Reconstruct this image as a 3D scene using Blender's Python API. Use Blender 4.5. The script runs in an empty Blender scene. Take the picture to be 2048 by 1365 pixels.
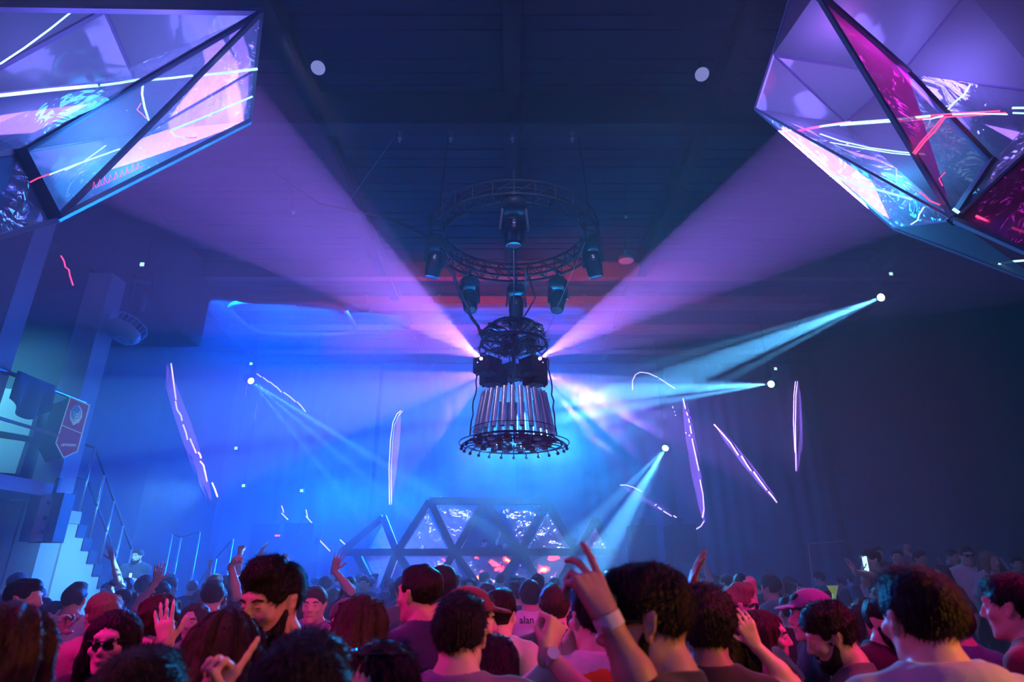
import bpy, bmesh, math, random
import numpy as np
from mathutils import Vector, Matrix, Euler
random.seed(7)
scene = bpy.context.scene
COL = scene.collection
# ------------------------------------------------------------------ camera
FPX, CX, CY = 1200.0, 1024.0, 682.5
PITCH = math.radians(20.9)
CAM = Vector((0.0, 0.0, 1.8))
cam_d = bpy.data.cameras.new('camera')
cam_d.sensor_width = 36.0
cam_d.lens = FPX / 2048.0 * 36.0
cam_d.clip_start = 0.05
cam_d.clip_end = 200
cam = bpy.data.objects.new('camera', cam_d)
COL.objects.link(cam)
cam.location = CAM
cam.rotation_euler = (math.pi / 2 + PITCH, 0, 0)
scene.camera = cam
cam_d.dof.use_dof = True
cam_d.dof.focus_distance = 9.0
cam_d.dof.aperture_fstop = 2.8
scene.view_settings.view_transform = 'Standard'
scene.view_settings.look = 'None'
scene.view_settings.gamma = 1.0
scene.view_settings.exposure = -0.25
scene.view_settings.use_curve_mapping = False

CF = Vector((0, math.cos(PITCH), math.sin(PITCH)))
CU = Vector((0, -math.sin(PITCH), math.cos(PITCH)))
CR = Vector((1, 0, 0))


def ray(px, py):
    return CF + CR * ((px - CX) / FPX) + CU * (-(py - CY) / FPX)


def P(px, py, Y):
    r = ray(px, py)
    return CAM + r * (Y / r.y)


def PZ(px, py, Z):
    r = ray(px, py)
    return CAM + r * ((Z - CAM.z) / r.z)


def PD(px, py, d):
    return CAM + ray(px, py) * d


# ------------------------------------------------------------------ world: thin haze in dark air
world = bpy.data.worlds.new('club_air')
scene.world = world
world.use_nodes = True
wn = world.node_tree.nodes
wl = world.node_tree.links
wn.clear()
wo = wn.new('ShaderNodeOutputWorld')
wb = wn.new('ShaderNodeBackground')
wb.inputs[0].default_value = (0.02, 0.015, 0.05, 1)
wb.inputs[1].default_value = 0.1
wl.new(wb.outputs[0], wo.inputs['Surface'])
scene.cycles.volume_bounces = 0
scene.cycles.max_bounces = 6
scene.cycles.diffuse_bounces = 2
scene.cycles.glossy_bounces = 3
scene.cycles.transmission_bounces = 4
scene.cycles.transparent_max_bounces = 10
scene.cycles.sample_clamp_indirect = 4.0
scene.cycles.use_denoising = True


# ------------------------------------------------------------------ lights
def aim(o, loc, target, roll=0.0):
    d = (Vector(target) - Vector(loc)).normalized()
    q = d.to_track_quat('-Z', 'Y')
    o.location = loc
    o.rotation_mode = 'QUATERNION'
    o.rotation_quaternion = q @ Euler((0, 0, roll)).to_quaternion()


def spot(name, loc, target, color, power, angle, blend=0.05, radius=0.03, sx=1.0, roll=0.0):
    l = bpy.data.lights.new(name, 'SPOT')
    l.energy = power
    l.color = color
    l.spot_size = math.radians(angle)
    l.spot_blend = blend
    l.shadow_soft_size = radius
    o = bpy.data.objects.new(name, l)
    COL.objects.link(o)
    aim(o, loc, target, roll)
    o.scale = (sx, 1, 1)
    return o


def area(name, loc, target, color, power, w, h=None, spread=180):
    l = bpy.data.lights.new(name, 'AREA')
    l.energy = power
    l.color = color
    l.shape = 'RECTANGLE'
    l.size = w
    l.size_y = h or w
    l.spread = math.radians(spread)
    o = bpy.data.objects.new(name, l)
    COL.objects.link(o)
    aim(o, loc, target)
    return o


def fan(name, S, e1, e2, color, power, thick=0.25, blend=0.03):
    """flat elliptical laser fan from S whose two edges pass through e1 and e2"""
    d1 = (e1 - S).normalized()
    d2 = (e2 - S).normalized()
    ax = (d1 + d2).normalized()
    ang = math.degrees(d1.angle(d2))
    o = spot(name, S, S + ax, color, power, ang, blend, 0.01)
    across = (d1 - d2).normalized()
    z = -ax
    y = across - z * across.dot(z)
    y.normalize()
    x = y.cross(z)
    m = Matrix((x, y, z)).transposed()
    o.rotation_quaternion = m.to_quaternion()
    o.scale = (thick, 1, 1)
    return o


LIL = (0.35, 0.15, 1.0)
CYAN = (0.10, 0.50, 1.0)
BLUE = (0.01, 0.12, 1.0)
SL = P(962, 716, 8.0)
SR = P(1080, 716, 8.0)
YCH = 5.2
fan('laser_fan', SL, P(505, 150, YCH), P(190, 405, YCH), LIL, 52000, 0.30)
fan('laser_fan', SL, P(640, 250, 5.6), P(545, 330, 5.6), LIL, 26000, 0.2)
fan('laser_fan', SL, P(300, 400, 6.0), P(330, 668, 6.0), LIL, 22000, 0.2)
fan('laser_fan', SR, P(1540, 275, YCH), P(1790, 470, YCH), LIL, 52000, 0.30)
fan('laser_fan', SR, P(1740, 470, 6.0), P(2040, 610, 6.0), LIL, 26000, 0.2)
# fans thrown on the back wall
SBL = P(982, 745, 9.6)
SBR = P(1078, 745, 9.6)
for S_, e1, e2, pw in ((SBL, (342, 727), (435, 996), 260000), (SBL, (801, 822), (780, 1010), 100000), (SBR, (1593, 763), (1592, 943), 150000),
                       (SBR, (1428, 849), (1554, 1006), 180000), (SBR, (1366, 797), (1407, 1045), 130000), (SBR, (1240, 970), (1356, 1038), 70000)):
    fan('laser_fan', S_, P(*e1, 19.5), P(*e2, 19.5), LIL, pw, 0.07)
# blue moving-head beams
B1 = P(1760, 596, 13.0)
for k, (tx, ty, a, p) in enumerate([(1000, 900, 4.5, 230000), (900, 850, 1.6, 130000), (1080, 960, 1.6, 130000)]):
    spot('beam_spot', B1, P(tx, ty, 9.0), CYAN, p, a, 0.25, 0.025)
B2 = P(1541, 769, 15.5)
for k, (tx, ty, a, p) in enumerate([(900, 800, 4.5, 240000), (900, 745, 1.5, 160000), (900, 872, 2.2, 260000), (900, 835, 1.2, 160000)]):
    spot('beam_spot', B2, P(tx, ty, 10.5), CYAN, p, a, 0.25, 0.025)
B3 = P(1330, 898, 17.5)
for k, (tx, ty, a, p) in enumerate([(1180, 1150, 6, 160000), (1240, 1120, 2.5, 60000), (1150, 1080, 4, 60000)]):
    spot('beam_spot', B3, P(tx, ty, 13.0), CYAN, p, a, 0.25, 0.025)
B4 = P(503, 763, 17.0)
for k, (tx, ty, a, p) in enumerate([(690, 880, 1.4, 260000), (665, 900, 1.0, 220000), (625, 915, 0.9, 180000)]):
    spot('beam_spot', B4, P(tx, ty, 14.0), CYAN, p, a, 0.25, 0.025)
# blue wash bars high over the stage, washing drapes and haze
DEEP = (0.0, 0.075, 1.0)
area('wash_bar', (-5.5, 15.0, 8.5), (-6.5, 19.6, 1.0), DEEP, 3600, 5.0, 0.4, 150)
area('wash_bar', (0.0, 15.0, 8.5), (0.0, 19.6, 1.0), DEEP, 1500, 4.0, 0.4, 150)
# back light bars over the booth towards the floor, make the smoke glow
area('back_bar', (0.6, 19.2, 5.5), (0.5, 8, 3.4), (0.005, 0.36, 1.0), 440, 3.0, 1.0, 42)
area('back_bar', (-4.0, 19.0, 4.0), (-5.0, 6, 0.8), (0.0, 0.11, 1.0), 1100, 4.0, 1.0, 65)
# unseen cyan lights that brighten the balcony and the stair wall
area('balcony_fill', (-5.0, 9.2, 3.0), (-7.32, 11.2, 1.5), (0.14, 0.62, 1.0), 45, 0.8, 0.3, 70)
area('balcony_fill', (-9.4, 8.9, 5.6), (-9.6, 10.4, 4.0), (0.15, 0.80, 1.0), 60, 1.2, 0.3, 140)
# crowd: lavender from behind us, magenta from both sides, warm lamp at the right
area('lavender_wash', (0.4, -2.0, 4.4), (0.2, 3.2, 1.5), (0.24, 0.17, 1.0), 18, 1.6, 0.5, 120)
area('magenta_wash', (3.4, 2.2, 3.6), (0.6, 3.4, 1.5), (1.0, 0.0, 0.25), 34, 0.7, 0.3, 75)
area('magenta_wash', (-3.4, 1.6, 3.6), (-1.0, 3.2, 1.5), (1.0, 0.0, 0.40), 32, 0.7, 0.3, 75)
spot('amber_spot', (3.0, 0.7, 2.25), (0.3, 1.9, 1.6), (1.0, 0.33, 0.02), 230, 60, 0.7, 0.08)
spot('amber_spot', (-0.9, 0.6, 1.9), (-0.75, 1.9, 1.72), (1.0, 0.22, 0.02), 26, 50, 0.9, 0.05)
# unseen fill added overhead for hair sheen and booth film glints
area('overhead_fill', (0.0, 4.2, 8.7), (0.0, 7.5, 0.0), (0.10, 0.12, 1.0), 22, 7.0, 0.25, 90)
spot('pipe_fill', (-2.6, 5.0, 7.4), (0.03, 8.6, 3.9), (0.62, 0.5, 1.0), 420, 13, 0.6, 0.05)  # added spot without a fixture, brightens the pipe crown
# added light standing in for red laser glow on the far ceiling
area('red_fill', (-1.0, 12.2, 6.6), (0.0, 16.0, 9.0), (1.0, 0.02, 0.12), 220, 7.0, 0.3, 120)
# fill lights added inside the chandeliers, lavender in the upper halves and cyan below
for q, c_, e_ in ((P(300, 130, 4.65), (0.24, 0.22, 1.0), 80), (P(60, 140, 4.5), (0.24, 0.22, 1.0), 60), (P(230, 300, 4.75), (0.06, 0.42, 1.0), 70),
                  (P(1720, 110, 4.35), (0.25, 0.20, 1.0), 80), (P(1960, 90, 4.6), (0.28, 0.20, 1.0), 80), (P(1790, 370, 4.7), (0.05, 0.5, 1.0), 60),
                  (P(1700, 60, 4.35), (1.0, 0.0, 0.25), 14)):
    l = bpy.data.lights.new('chandelier_fill', 'POINT')
    l.energy = e_
    l.color = c_
    l.shadow_soft_size = 0.3
    o = bpy.data.objects.new('chandelier_fill', l)
    COL.objects.link(o)
    o.location = q


# ------------------------------------------------------------------ materials
def mat(name, color, rough=0.6, metal=0.0, noise=0.0, nscale=6.0, bump=0.0, bscale=30.0, emit=None, strength=0.0,
        spec=0.5, sheen=0.0, stretch=None, col2=None):
    m = bpy.data.materials.new(name)
    m.use_nodes = True
    nt = m.node_tree
    b = nt.nodes['Principled BSDF']
    b.inputs['Base Color'].default_value = (*color, 1)
    b.inputs['Roughness'].default_value = rough
    b.inputs['Metallic'].default_value = metal
    b.inputs['Specular IOR Level'].default_value = spec
    if sheen:
        b.inputs['Sheen Weight'].default_value = sheen
    if emit:
        b.inputs['Emission Color'].default_value = (*emit, 1)
        b.inputs['Emission Strength'].default_value = strength
    if noise or bump:
        tc = nt.nodes.new('ShaderNodeTexCoord')
        mp = nt.nodes.new('ShaderNodeMapping')
        nt.links.new(tc.outputs['Object'], mp.inputs[0])
        if stretch:
            mp.inputs['Scale'].default_value = stretch
    if noise:
        n = nt.nodes.new('ShaderNodeTexNoise')
        n.inputs['Scale'].default_value = nscale
        n.inputs['Detail'].default_value = 5
        nt.links.new(mp.outputs[0], n.inputs['Vector'])
        r = nt.nodes.new('ShaderNodeMix')
        r.data_type = 'RGBA'
        c2 = col2 or tuple(c * (1 - noise) for c in color)
        r.inputs[6].default_value = (*color, 1)
        r.inputs[7].default_value = (*c2, 1)
        nt.links.new(n.outputs[0], r.inputs[0])
        nt.links.new(r.outputs[2], b.inputs['Base Color'])
    if bump:
        n2 = nt.nodes.new('ShaderNodeTexNoise')
        n2.inputs['Scale'].default_value = bscale
        n2.inputs['Detail'].default_value = 4
        nt.links.new(mp.outputs[0], n2.inputs['Vector'])
        bp = nt.nodes.new('ShaderNodeBump')
        bp.inputs['Strength'].default_value = bump
        bp.inputs['Distance'].default_value = 0.02
        nt.links.new(n2.outputs[0], bp.inputs['Height'])
        nt.links.new(bp.outputs[0], b.inputs['Normal'])
    return m


M = {}
M['floor'] = mat('dark_floor', (0.04, 0.04, 0.045), 0.35, noise=0.5, bump=0.1)
M['ceil'] = mat('ceiling_deck', (0.018, 0.030, 0.085), 0.8, noise=0.35, nscale=2, bump=0.15, bscale=8)
M['steel_dark'] = mat('dark_steel', (0.012, 0.011, 0.015), 0.6, 0.0, noise=0.3)
M['black'] = mat('matte_black', (0.012, 0.012, 0.014), 0.55, bump=0.1, bscale=60)
M['blackgloss'] = mat('gloss_black', (0.015, 0.015, 0.02), 0.25)
M['cable'] = mat('cable_rubber', (0.02, 0.02, 0.025), 0.5)
M['curtain'] = mat('stage_drape', (0.08, 0.09, 0.12), 0.9, noise=0.3, nscale=3, bump=0.2, bscale=80, sheen=0.2)
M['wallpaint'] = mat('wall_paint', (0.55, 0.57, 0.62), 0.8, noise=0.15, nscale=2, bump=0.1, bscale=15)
M['walldark'] = mat('dark_wall_paint', (0.04, 0.04, 0.05), 0.8, noise=0.3, nscale=1.5)
M['concrete'] = mat('painted_concrete', (0.42, 0.44, 0.5), 0.85, noise=0.25, nscale=3, bump=0.3, bscale=12)
M['steel'] = mat('galvanised_steel', (0.55, 0.58, 0.62), 0.35, 0.8, noise=0.2, nscale=20)
M['chrome'] = mat('polished_pipe', (0.80, 0.80, 0.90), 0.28, 0.55)
M['lens'] = mat('pale_lens', (0.8, 0.82, 0.9), 0.2, emit=(0.45, 0.5, 1.0), strength=0.5)
M['glow_cyan'] = mat('lit_lens_cyan', (0.5, 0.9, 1), 0.3, emit=(0.45, 0.9, 1.0), strength=14)
M['glow_violet'] = mat('laser_aperture', (0.9, 0.6, 1), 0.3, emit=(0.9, 0.55, 1.0), strength=25)
M['glow_red'] = mat('red_glow', (1, 0.1, 0.1), 0.3, emit=(1, 0.05, 0.08), strength=6)  # red display, and red reflections put on the booth film
M['amber_reflection'] = mat('amber_reflection', (1, 0.6, 0.2), 0.3, emit=(1, 0.45, 0.12), strength=5)  # orange hot spots of the painted film reflections
M['led_green'] = mat('green_led', (0.1, 1, 0.5), 0.3, emit=(0.1, 1, 0.5), strength=5)
M['laser_white'] = mat('laser_trace_white', (0.8, 0.7, 1), 0.5, emit=(0.62, 0.50, 1.0), strength=2.6)
M['laser_cyan'] = mat('laser_trace_cyan', (0.6, 0.95, 1), 0.5, emit=(0.50, 0.92, 1.0), strength=1.8)
M['laser_red'] = mat('laser_trace_red', (1, 0.2, 0.4), 0.5, emit=(1.0, 0.06, 0.22), strength=2.0)
M['sign'] = mat('sign_face_maroon', (0.30, 0.04, 0.16), 0.5, noise=0.15, emit=(0.25, 0.03, 0.25), strength=0.25)
M['signwhite'] = mat('sign_white', (0.85, 0.88, 0.9), 0.5, emit=(0.3, 0.6, 0.9), strength=0.35)
M['signblue'] = mat('sign_blue', (0.1, 0.3, 0.7), 0.5, emit=(0.05, 0.2, 0.6), strength=0.3)
M['white_box'] = mat('pale_housing', (0.6, 0.62, 0.68), 0.4)
M['grille'] = mat('speaker_grille', (0.03, 0.03, 0.035), 0.5, 0.3, bump=0.4, bscale=200)
M['frame_bar'] = mat('booth_frame_black', (0.03, 0.03, 0.035), 0.45, noise=0.3, nscale=5)


def foil_mat(name, tint, clear, wr, scale, ior=1.45, trans=0.25, gloss=0.5):
    """clear crinkled plastic film: see-through + mirror-like glints + a little diffusion"""
    m = bpy.data.materials.new(name)
    m.use_nodes = True
    nt = m.node_tree
    N, L = nt.nodes, nt.links
    N.clear()
    out = N.new('ShaderNodeOutputMaterial')
    tc = N.new('ShaderNodeTexCoord')
    no = N.new('ShaderNodeTexNoise')
    no.inputs['Scale'].default_value = scale
    no.inputs['Detail'].default_value = 2.5
    no.inputs['Distortion'].default_value = 1.2
    L.new(tc.outputs['Object'], no.inputs['Vector'])
    bp = N.new('ShaderNodeBump')
    bp.inputs['Strength'].default_value = wr
    bp.inputs['Distance'].default_value = 0.12
    L.new(no.outputs[0], bp.inputs['Height'])
    tr = N.new('ShaderNodeBsdfTransparent')
    tr.inputs[0].default_value = (*[0.75 + 0.25 * c for c in tint], 1)
    gl = N.new('ShaderNodeBsdfGlossy')
    gl.inputs['Color'].default_value = (*tint, 1)
    gl.inputs['Roughness'].default_value = 0.12
    L.new(bp.outputs[0], gl.inputs['Normal'])
    df = N.new('ShaderNodeBsdfTranslucent')
    df.inputs[0].default_value = (*tint, 1)
    d2 = N.new('ShaderNodeBsdfDiffuse')
    d2.inputs[0].default_value = (*tint, 1)
    mx0 = N.new('ShaderNodeMixShader')
    mx0.inputs[0].default_value = 0.5
    L.new(df.outputs[0], mx0.inputs[1])
    L.new(d2.outputs[0], mx0.inputs[2])
    mx1 = N.new('ShaderNodeMixShader')
    mx1.inputs[0].default_value = gloss
    L.new(mx0.outputs[0], mx1.inputs[1])
    L.new(gl.outputs[0], mx1.inputs[2])
    mx2 = N.new('ShaderNodeMixShader')
    mx2.inputs[0].default_value = 1 - clear
    L.new(tr.outputs[0], mx2.inputs[1])
    L.new(mx1.outputs[0], mx2.inputs[2])
    L.new(mx2.outputs[0], out.inputs['Surface'])
    return m


M['foil'] = foil_mat('clear_crinkled_film', (0.80, 0.85, 1.0), 0.62, 0.9, 3.0, gloss=0.6)
M['milky'] = foil_mat('milky_film', (0.30, 0.31, 0.40), 0.03, 0.25, 1.2, gloss=0.12)
M['pinklit_film'] = foil_mat('magenta_lit_film', (1.0, 0.03, 0.25), 0.15, 0.5, 2.5, gloss=0.35)  # magenta of reflected red laser light put into the film tint
M['boothfoil'] = foil_mat('mirror_film', (0.80, 0.84, 1.0), 0.06, 1.0, 2.6, gloss=0.7)


# ------------------------------------------------------------------ mesh builder
def rot_to(d):
    return Vector(d).normalized().to_track_quat('Z', 'Y').to_matrix()


class MB:
    def __init__(s):
        s.v = []
        s.f = []
        s.sm = []

    def add(s, vs, fs, smooth=False):
        n = len(s.v)
        s.v += [Vector(v) for v in vs]
        s.f += [[i + n for i in f] for f in fs]
        s.sm += [smooth] * len(fs)
        return s

    def box(s, c, size, R=None):
        hx, hy, hz = [q / 2 for q in size]
        vs = [Vector((x, y, z)) for x in (-hx, hx) for y in (-hy, hy) for z in (-hz, hz)]
        if R is not None:
            vs = [R @ v for v in vs]
        vs = [v + Vector(c) for v in vs]
        s.add(vs, [[0, 1, 3, 2], [4, 6, 7, 5], [0, 4, 5, 1], [2, 3, 7, 6], [0, 2, 6, 4], [1, 5, 7, 3]])
        return s

    def bar(s, a, b, w, h=None, up=(0, 0, 1)):
        a, b = Vector(a), Vector(b)
        d = b - a
        L = d.length
        z = d.normalized()
        x = Vector(up).cross(z)
        if x.length < 1e-4:
            x = Vector((1, 0, 0)).cross(z)
        x.normalize()
        y = z.cross(x)
        R = Matrix((x, y, z)).transposed()
        return s.box((a + b) / 2, (w, h or w, L), R)

    def cyl(s, a, b, r0, r1=None, n=10, caps=True, smooth=True):
        a, b = Vector(a), Vector(b)
        if r1 is None:
            r1 = r0
        R = rot_to(b - a)
        vs = []
        for (c, r) in ((a, r0), (b, r1)):
            for i in range(n):
                t = 2 * math.pi * i / n
                vs.append(c + R @ Vector((math.cos(t) * r, math.sin(t) * r, 0)))
        k = len(s.v)
        s.add(vs, [[i, (i + 1) % n, n + (i + 1) % n, n + i] for i in range(n)], smooth)
        if caps:
            s.f += [[k + i for i in range(n)][::-1], [k + n + i for i in range(n)]]
            s.sm += [False, False]
        return s

    def tube(s, pts, r, n=6, closed=False):
        pts = [Vector(p) for p in pts]
        m = len(pts)
        vs = []
        prev = None
        for i, p in enumerate(pts):
            if closed:
                d = pts[(i + 1) % m] - pts[i - 1]
            else:
                d = pts[min(i + 1, m - 1)] - pts[max(i - 1, 0)]
            if d.length < 1e-9:
                d = Vector((0, 0, 1))
            d.normalize()
            if prev is None:
                x = d.orthogonal().normalized()
            else:
                x = prev - d * prev.dot(d)
                x = x.normalized() if x.length > 1e-6 else d.orthogonal().normalized()
            prev = x
            y = d.cross(x)
            for j in range(n):
                t = 2 * math.pi * j / n
                vs.append(p + (x * math.cos(t) + y * math.sin(t)) * r)
        fs = []
        for i in range(m if closed else m - 1):
            a, b = i * n, ((i + 1) % m) * n
            for j in range(n):
                fs.append([a + j, a + (j + 1) % n, b + (j + 1) % n, b + j])
        k = len(s.v)
        s.add(vs, fs, True)
        if not closed:
            s.f += [[k + j for j in range(n)][::-1], [k + (m - 1) * n + j for j in range(n)]]
            s.sm += [False, False]
        return s

    def prism(s, poly, off):
        """poly: list of 3D points (planar); extruded by vector off"""
        n = len(poly)
        off = Vector(off)
        vs = [Vector(p) for p in poly] + [Vector(p) + off for p in poly]
        fs = [list(range(n))[::-1], [n + i for i in range(n)]]
        fs += [[i, (i + 1) % n, n + (i + 1) % n, n + i] for i in range(n)]
        return s.add(vs, fs)

    def sphere(s, c, r, seg=12, rings=8, R=None):
        if not hasattr(r, '__len__'):
            r = (r, r, r)
        c = Vector(c)
        vs = [Vector((0, 0, r[2]))]
        for i in range(1, rings):
            ph = math.pi * i / rings
            for j in range(seg):
                t = 2 * math.pi * j / seg
                vs.append(Vector((r[0] * math.sin(ph) * math.cos(t), r[1] * math.sin(ph) * math.sin(t), r[2] * math.cos(ph))))
        vs.append(Vector((0, 0, -r[2])))
        if R is not None:
            vs = [R @ v for v in vs]
        vs = [v + c for v in vs]
        fs = [[0, 1 + j, 1 + (j + 1) % seg] for j in range(seg)]
        for i in range(rings - 2):
            a, b = 1 + i * seg, 1 + (i + 1) * seg
            for j in range(seg):
                fs.append([a + j, b + j, b + (j + 1) % seg, a + (j + 1) % seg])
        last = len(vs) - 1
        a = 1 + (rings - 2) * seg
        fs += [[last, a + (j + 1) % seg, a + j] for j in range(seg)]
        return s.add(vs, fs, True)

    def lathe(s, c, prof, n=16, R=None):
        c = Vector(c)
        vs = []
        for (r, z) in prof:
            for j in range(n):
                t = 2 * math.pi * j / n
                v = Vector((r * math.cos(t), r * math.sin(t), z))
                vs.append((R @ v if R is not None else v) + c)
        fs = []
        for i in range(len(prof) - 1):
            for j in range(n):
                fs.append([i * n + j, i * n + (j + 1) % n, (i + 1) * n + (j + 1) % n, (i + 1) * n + j])
        return s.add(vs, fs, True)

    def build(s, name, material, parent=None, origin=None, **tags):
        me = bpy.data.meshes.new(name)
        if parent is not None:
            o0 = world_origin(parent)
        elif origin is not None:
            o0 = Vector(origin)
        else:
            xs = [v.x for v in s.v]
            ys = [v.y for v in s.v]
            zs = [v.z for v in s.v]
            o0 = Vector(((min(xs) + max(xs)) / 2, (min(ys) + max(ys)) / 2, min(zs)))
        me.from_pydata([tuple(v - o0) for v in s.v], [], s.f)
        me.polygons.foreach_set('use_smooth', s.sm)
        me.materials.append(material)
        me.update()
        o = bpy.data.objects.new(name, me)
        COL.objects.link(o)
        if parent is not None:
            o.parent = parent
        else:
            o.location = o0
        tag(o, **tags)
        return o


def world_origin(o):
    v = Vector((0, 0, 0))
    while o is not None:
        v += Vector(o.location)
        o = o.parent
    return v


def tag(o, label=None, cat=None, group=None, kind=None):
    if label:
        o['label'] = label
    if cat:
        o['category'] = cat
    if group:
        o['group'] = group
    if kind:
        o['kind'] = kind
    return o


def empty(name, loc, label=None, cat=None, group=None, kind=None):
    o = bpy.data.objects.new(name, None)
    o.empty_display_size = 0.1
    COL.objects.link(o)
    o.location = loc
    return tag(o, label, cat, group, kind)


def copy_tree(o, parent=None, mats=None):
    c = o.copy()
    COL.objects.link(c)
    c.parent = parent
    for ch in o.children:
        copy_tree(ch, c)
    return c


def st(name, mb, m, parent=None, **k):
    o = mb.build(name, m, parent)
    o['kind'] = 'structure'
    return o

# ================================================================== THE ROOM
XL, XR, YF, YB, ZC = -12.0, 10.6, -3.0, 20.0, 9.0
st('floor', MB().box(((XL + XR) / 2, (YF + YB) / 2, -0.1), (XR - XL + .4, YB - YF + .4, 0.2)), M['floor'])
ceil = st('ceiling', MB().box(((XL + XR) / 2, (YF + YB) / 2, ZC + 0.16), (XR - XL + .4, YB - YF + .4, 0.2)), M['steel_dark'])
st('wall_back', MB().box(((XL + XR) / 2, YB + 0.1, ZC / 2), (XR - XL, 0.2, ZC)), M['walldark'])
st('wall_front', MB().box(((XL + XR) / 2, YF - 0.1, ZC / 2), (XR - XL, 0.2, ZC)), M['walldark'])
st('wall_left', MB().box((XL - 0.1, (YF + YB) / 2, ZC / 2), (0.2, YB - YF, ZC)), M['walldark'])
st('wall_right', MB().box((XR + 0.1, (YF + YB) / 2, ZC / 2), (0.2, YB - YF, ZC)), M['walldark'])
# deck panels of the ceiling, one per bay, with open joints between them
bays = [(XL, -9.1), (-9.0, -3.3), (-3.1, -0.12), (0.12, 3.1), (3.3, 8.9), (9.0, XR)]
pan = {}
for (x0, x1) in bays:
    y = 2.0
    while y < YB - 0.1:
        w = 1.04 if y < 13 else 1.6
        y1 = min(y + w, YB)
        key = (round(x1 - x0, 3), round(y1 - y, 3))
        if key not in pan:
            mb = MB()
            W, D = key
            mb.box((0, 0, 0.03), (W - 0.02, D - 0.035, 0.06))
            nr = 2
            for k in range(nr):
                mb.box((0, -D / 2 + D * (k + 0.5) / nr, -0.012), (W - 0.06, 0.04, 0.024))
            pan[key] = mb.build('ceiling_panel', M['ceil'], None, origin=(0, 0, 0))
            o = pan[key]
        else:
            o = pan[key].copy()
            COL.objects.link(o)
        o.parent = ceil
        wc = world_origin(ceil)
        o.location = Vector(((x0 + x1) / 2, (y + y1) / 2, ZC)) - wc
        y += w
# steel beams


def ibeam(a, b, w, h):
    mb = MB()
    a, b = Vector(a), Vector(b)
    mb.bar(a + Vector((0, 0, -0.02)), b + Vector((0, 0, -0.02)), w, 0.04)
    mb.bar(a + Vector((0, 0, -h + 0.02)), b + Vector((0, 0, -h + 0.02)), w, 0.04)
    mb.bar(a + Vector((0, 0, -h / 2)), b + Vector((0, 0, -h / 2)), 0.05, h - 0.08)
    return mb


for x in (-9.05, -3.2, 0.0, 3.2, 8.95):
    st('ceiling_beam', ibeam((x, YF, ZC - .002), (x, 13.28, ZC - .002), 0.22, 0.42), M['steel_dark'])
    st('ceiling_beam', ibeam((x, 13.52, ZC - .002), (x, YB, ZC - .002), 0.22, 0.3), M['steel_dark'])
big = MB().box(((XL + XR) / 2, 7.71, 8.42), (XR - XL, 0.30, 0.16)).box(((XL + XR) / 2, 7.62, 8.72), (XR - XL, 0.12, 0.5))
st('ceiling_beam', big, M['steel_dark'])
M['redsteel'] = mat('reddish_steel', (0.25, 0.12, 0.14), 0.6, noise=0.3, nscale=1.5)  # reddish base colour for the far beam, ducts and cable tray
st('ceiling_beam', MB().box(((XL + XR) / 2, 13.4, 8.78), (XR - XL, 0.22, 0.42)), M['redsteel'])
# duct work and rails under the far ceiling
for k, (y, z, w, h) in enumerate([(15.2, 8.72, 0.5, 0.22), (17.2, 8.75, 0.35, 0.18), (18.6, 8.5, 0.12, 0.12)]):
    d = MB().box((0.0, y, z), (17.4, w, h))
    for q in range(9):
        d.box((-8 + q * 2.0, y, z), (0.06, w + 0.05, h + 0.05))
    for q in (-7.0, -2.0, 2.0, 7.0):
        d.cyl((q, y, z), (q, y, 8.99), .012, n=6)
    d.build('ventilation_duct', M['redsteel'], label=('wide flat duct running across the far ceiling, nearest of three',
            'narrow flat duct across the far ceiling, the middle one of three', 'thin square duct crossing just before the back curtain')[k], cat='duct')
duct = MB()
pts = []
for t in range(0, 40):
    a = 2 * math.pi * t / 40
    pts.append((-6.2 + math.copysign(abs(math.cos(a)) ** 0.5, math.cos(a)) * 1.6, 15.8 + math.copysign(abs(math.sin(a)) ** 0.5, math.sin(a)) * 1.2, 8.5))
duct.tube(pts, 0.07, 8, closed=True)
duct.build('cable_tray', M['redsteel'], label='rounded rectangular loop of cable tray under the far left ceiling', cat='cable tray')

# drapes on the back wall, four wide cloths with folds
rc = random.Random(3)
names = ['leftmost tall blue-lit stage drape beside the staircase', 'tall blue-lit drape behind the left speaker stack',
         'tall drape behind the booth and the right speaker stack', 'rightmost tall drape fading into the dark corner']
xs = [-9.4, -4.4, 0.4, 5.2, 10.3]
for k in range(4):
    n = 90
    vs, fs = [], []
    ph = rc.random() * 6
    for j, z in enumerate((0.05, 3.0, 6.0, 8.45)):
        for i in range(n + 1):
            u = i / n
            x = xs[k] + (xs[k + 1] - xs[k] - 0.15) * u
            amp = 0.045 + 0.02 * math.sin(u * 13 + ph)
            y = 19.62 + amp * math.sin(u * 60 + 1.5 * math.sin(u * 9 + ph) + 0.12 * j)
            vs.append((x, y, z))
    m_ = n + 1
    for j in range(3):
        for i in range(n):
            fs.append([j * m_ + i, j * m_ + i + 1, (j + 1) * m_ + i + 1, (j + 1) * m_ + i])
    o = MB().add(vs, fs, True).build('stage_curtain', M['curtain'], label=names[k], cat='curtain', group='drapes on the back wall')
    md = o.modifiers.new('thick', 'SOLIDIFY')
    md.thickness = 0.02
MB().cyl((-9.6, 19.62, 8.52), (10.4, 19.62, 8.52), 0.05).build('curtain_rail', M['steel_dark'], label='dark pipe carrying the drapes along the back wall', cat='rail')

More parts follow.
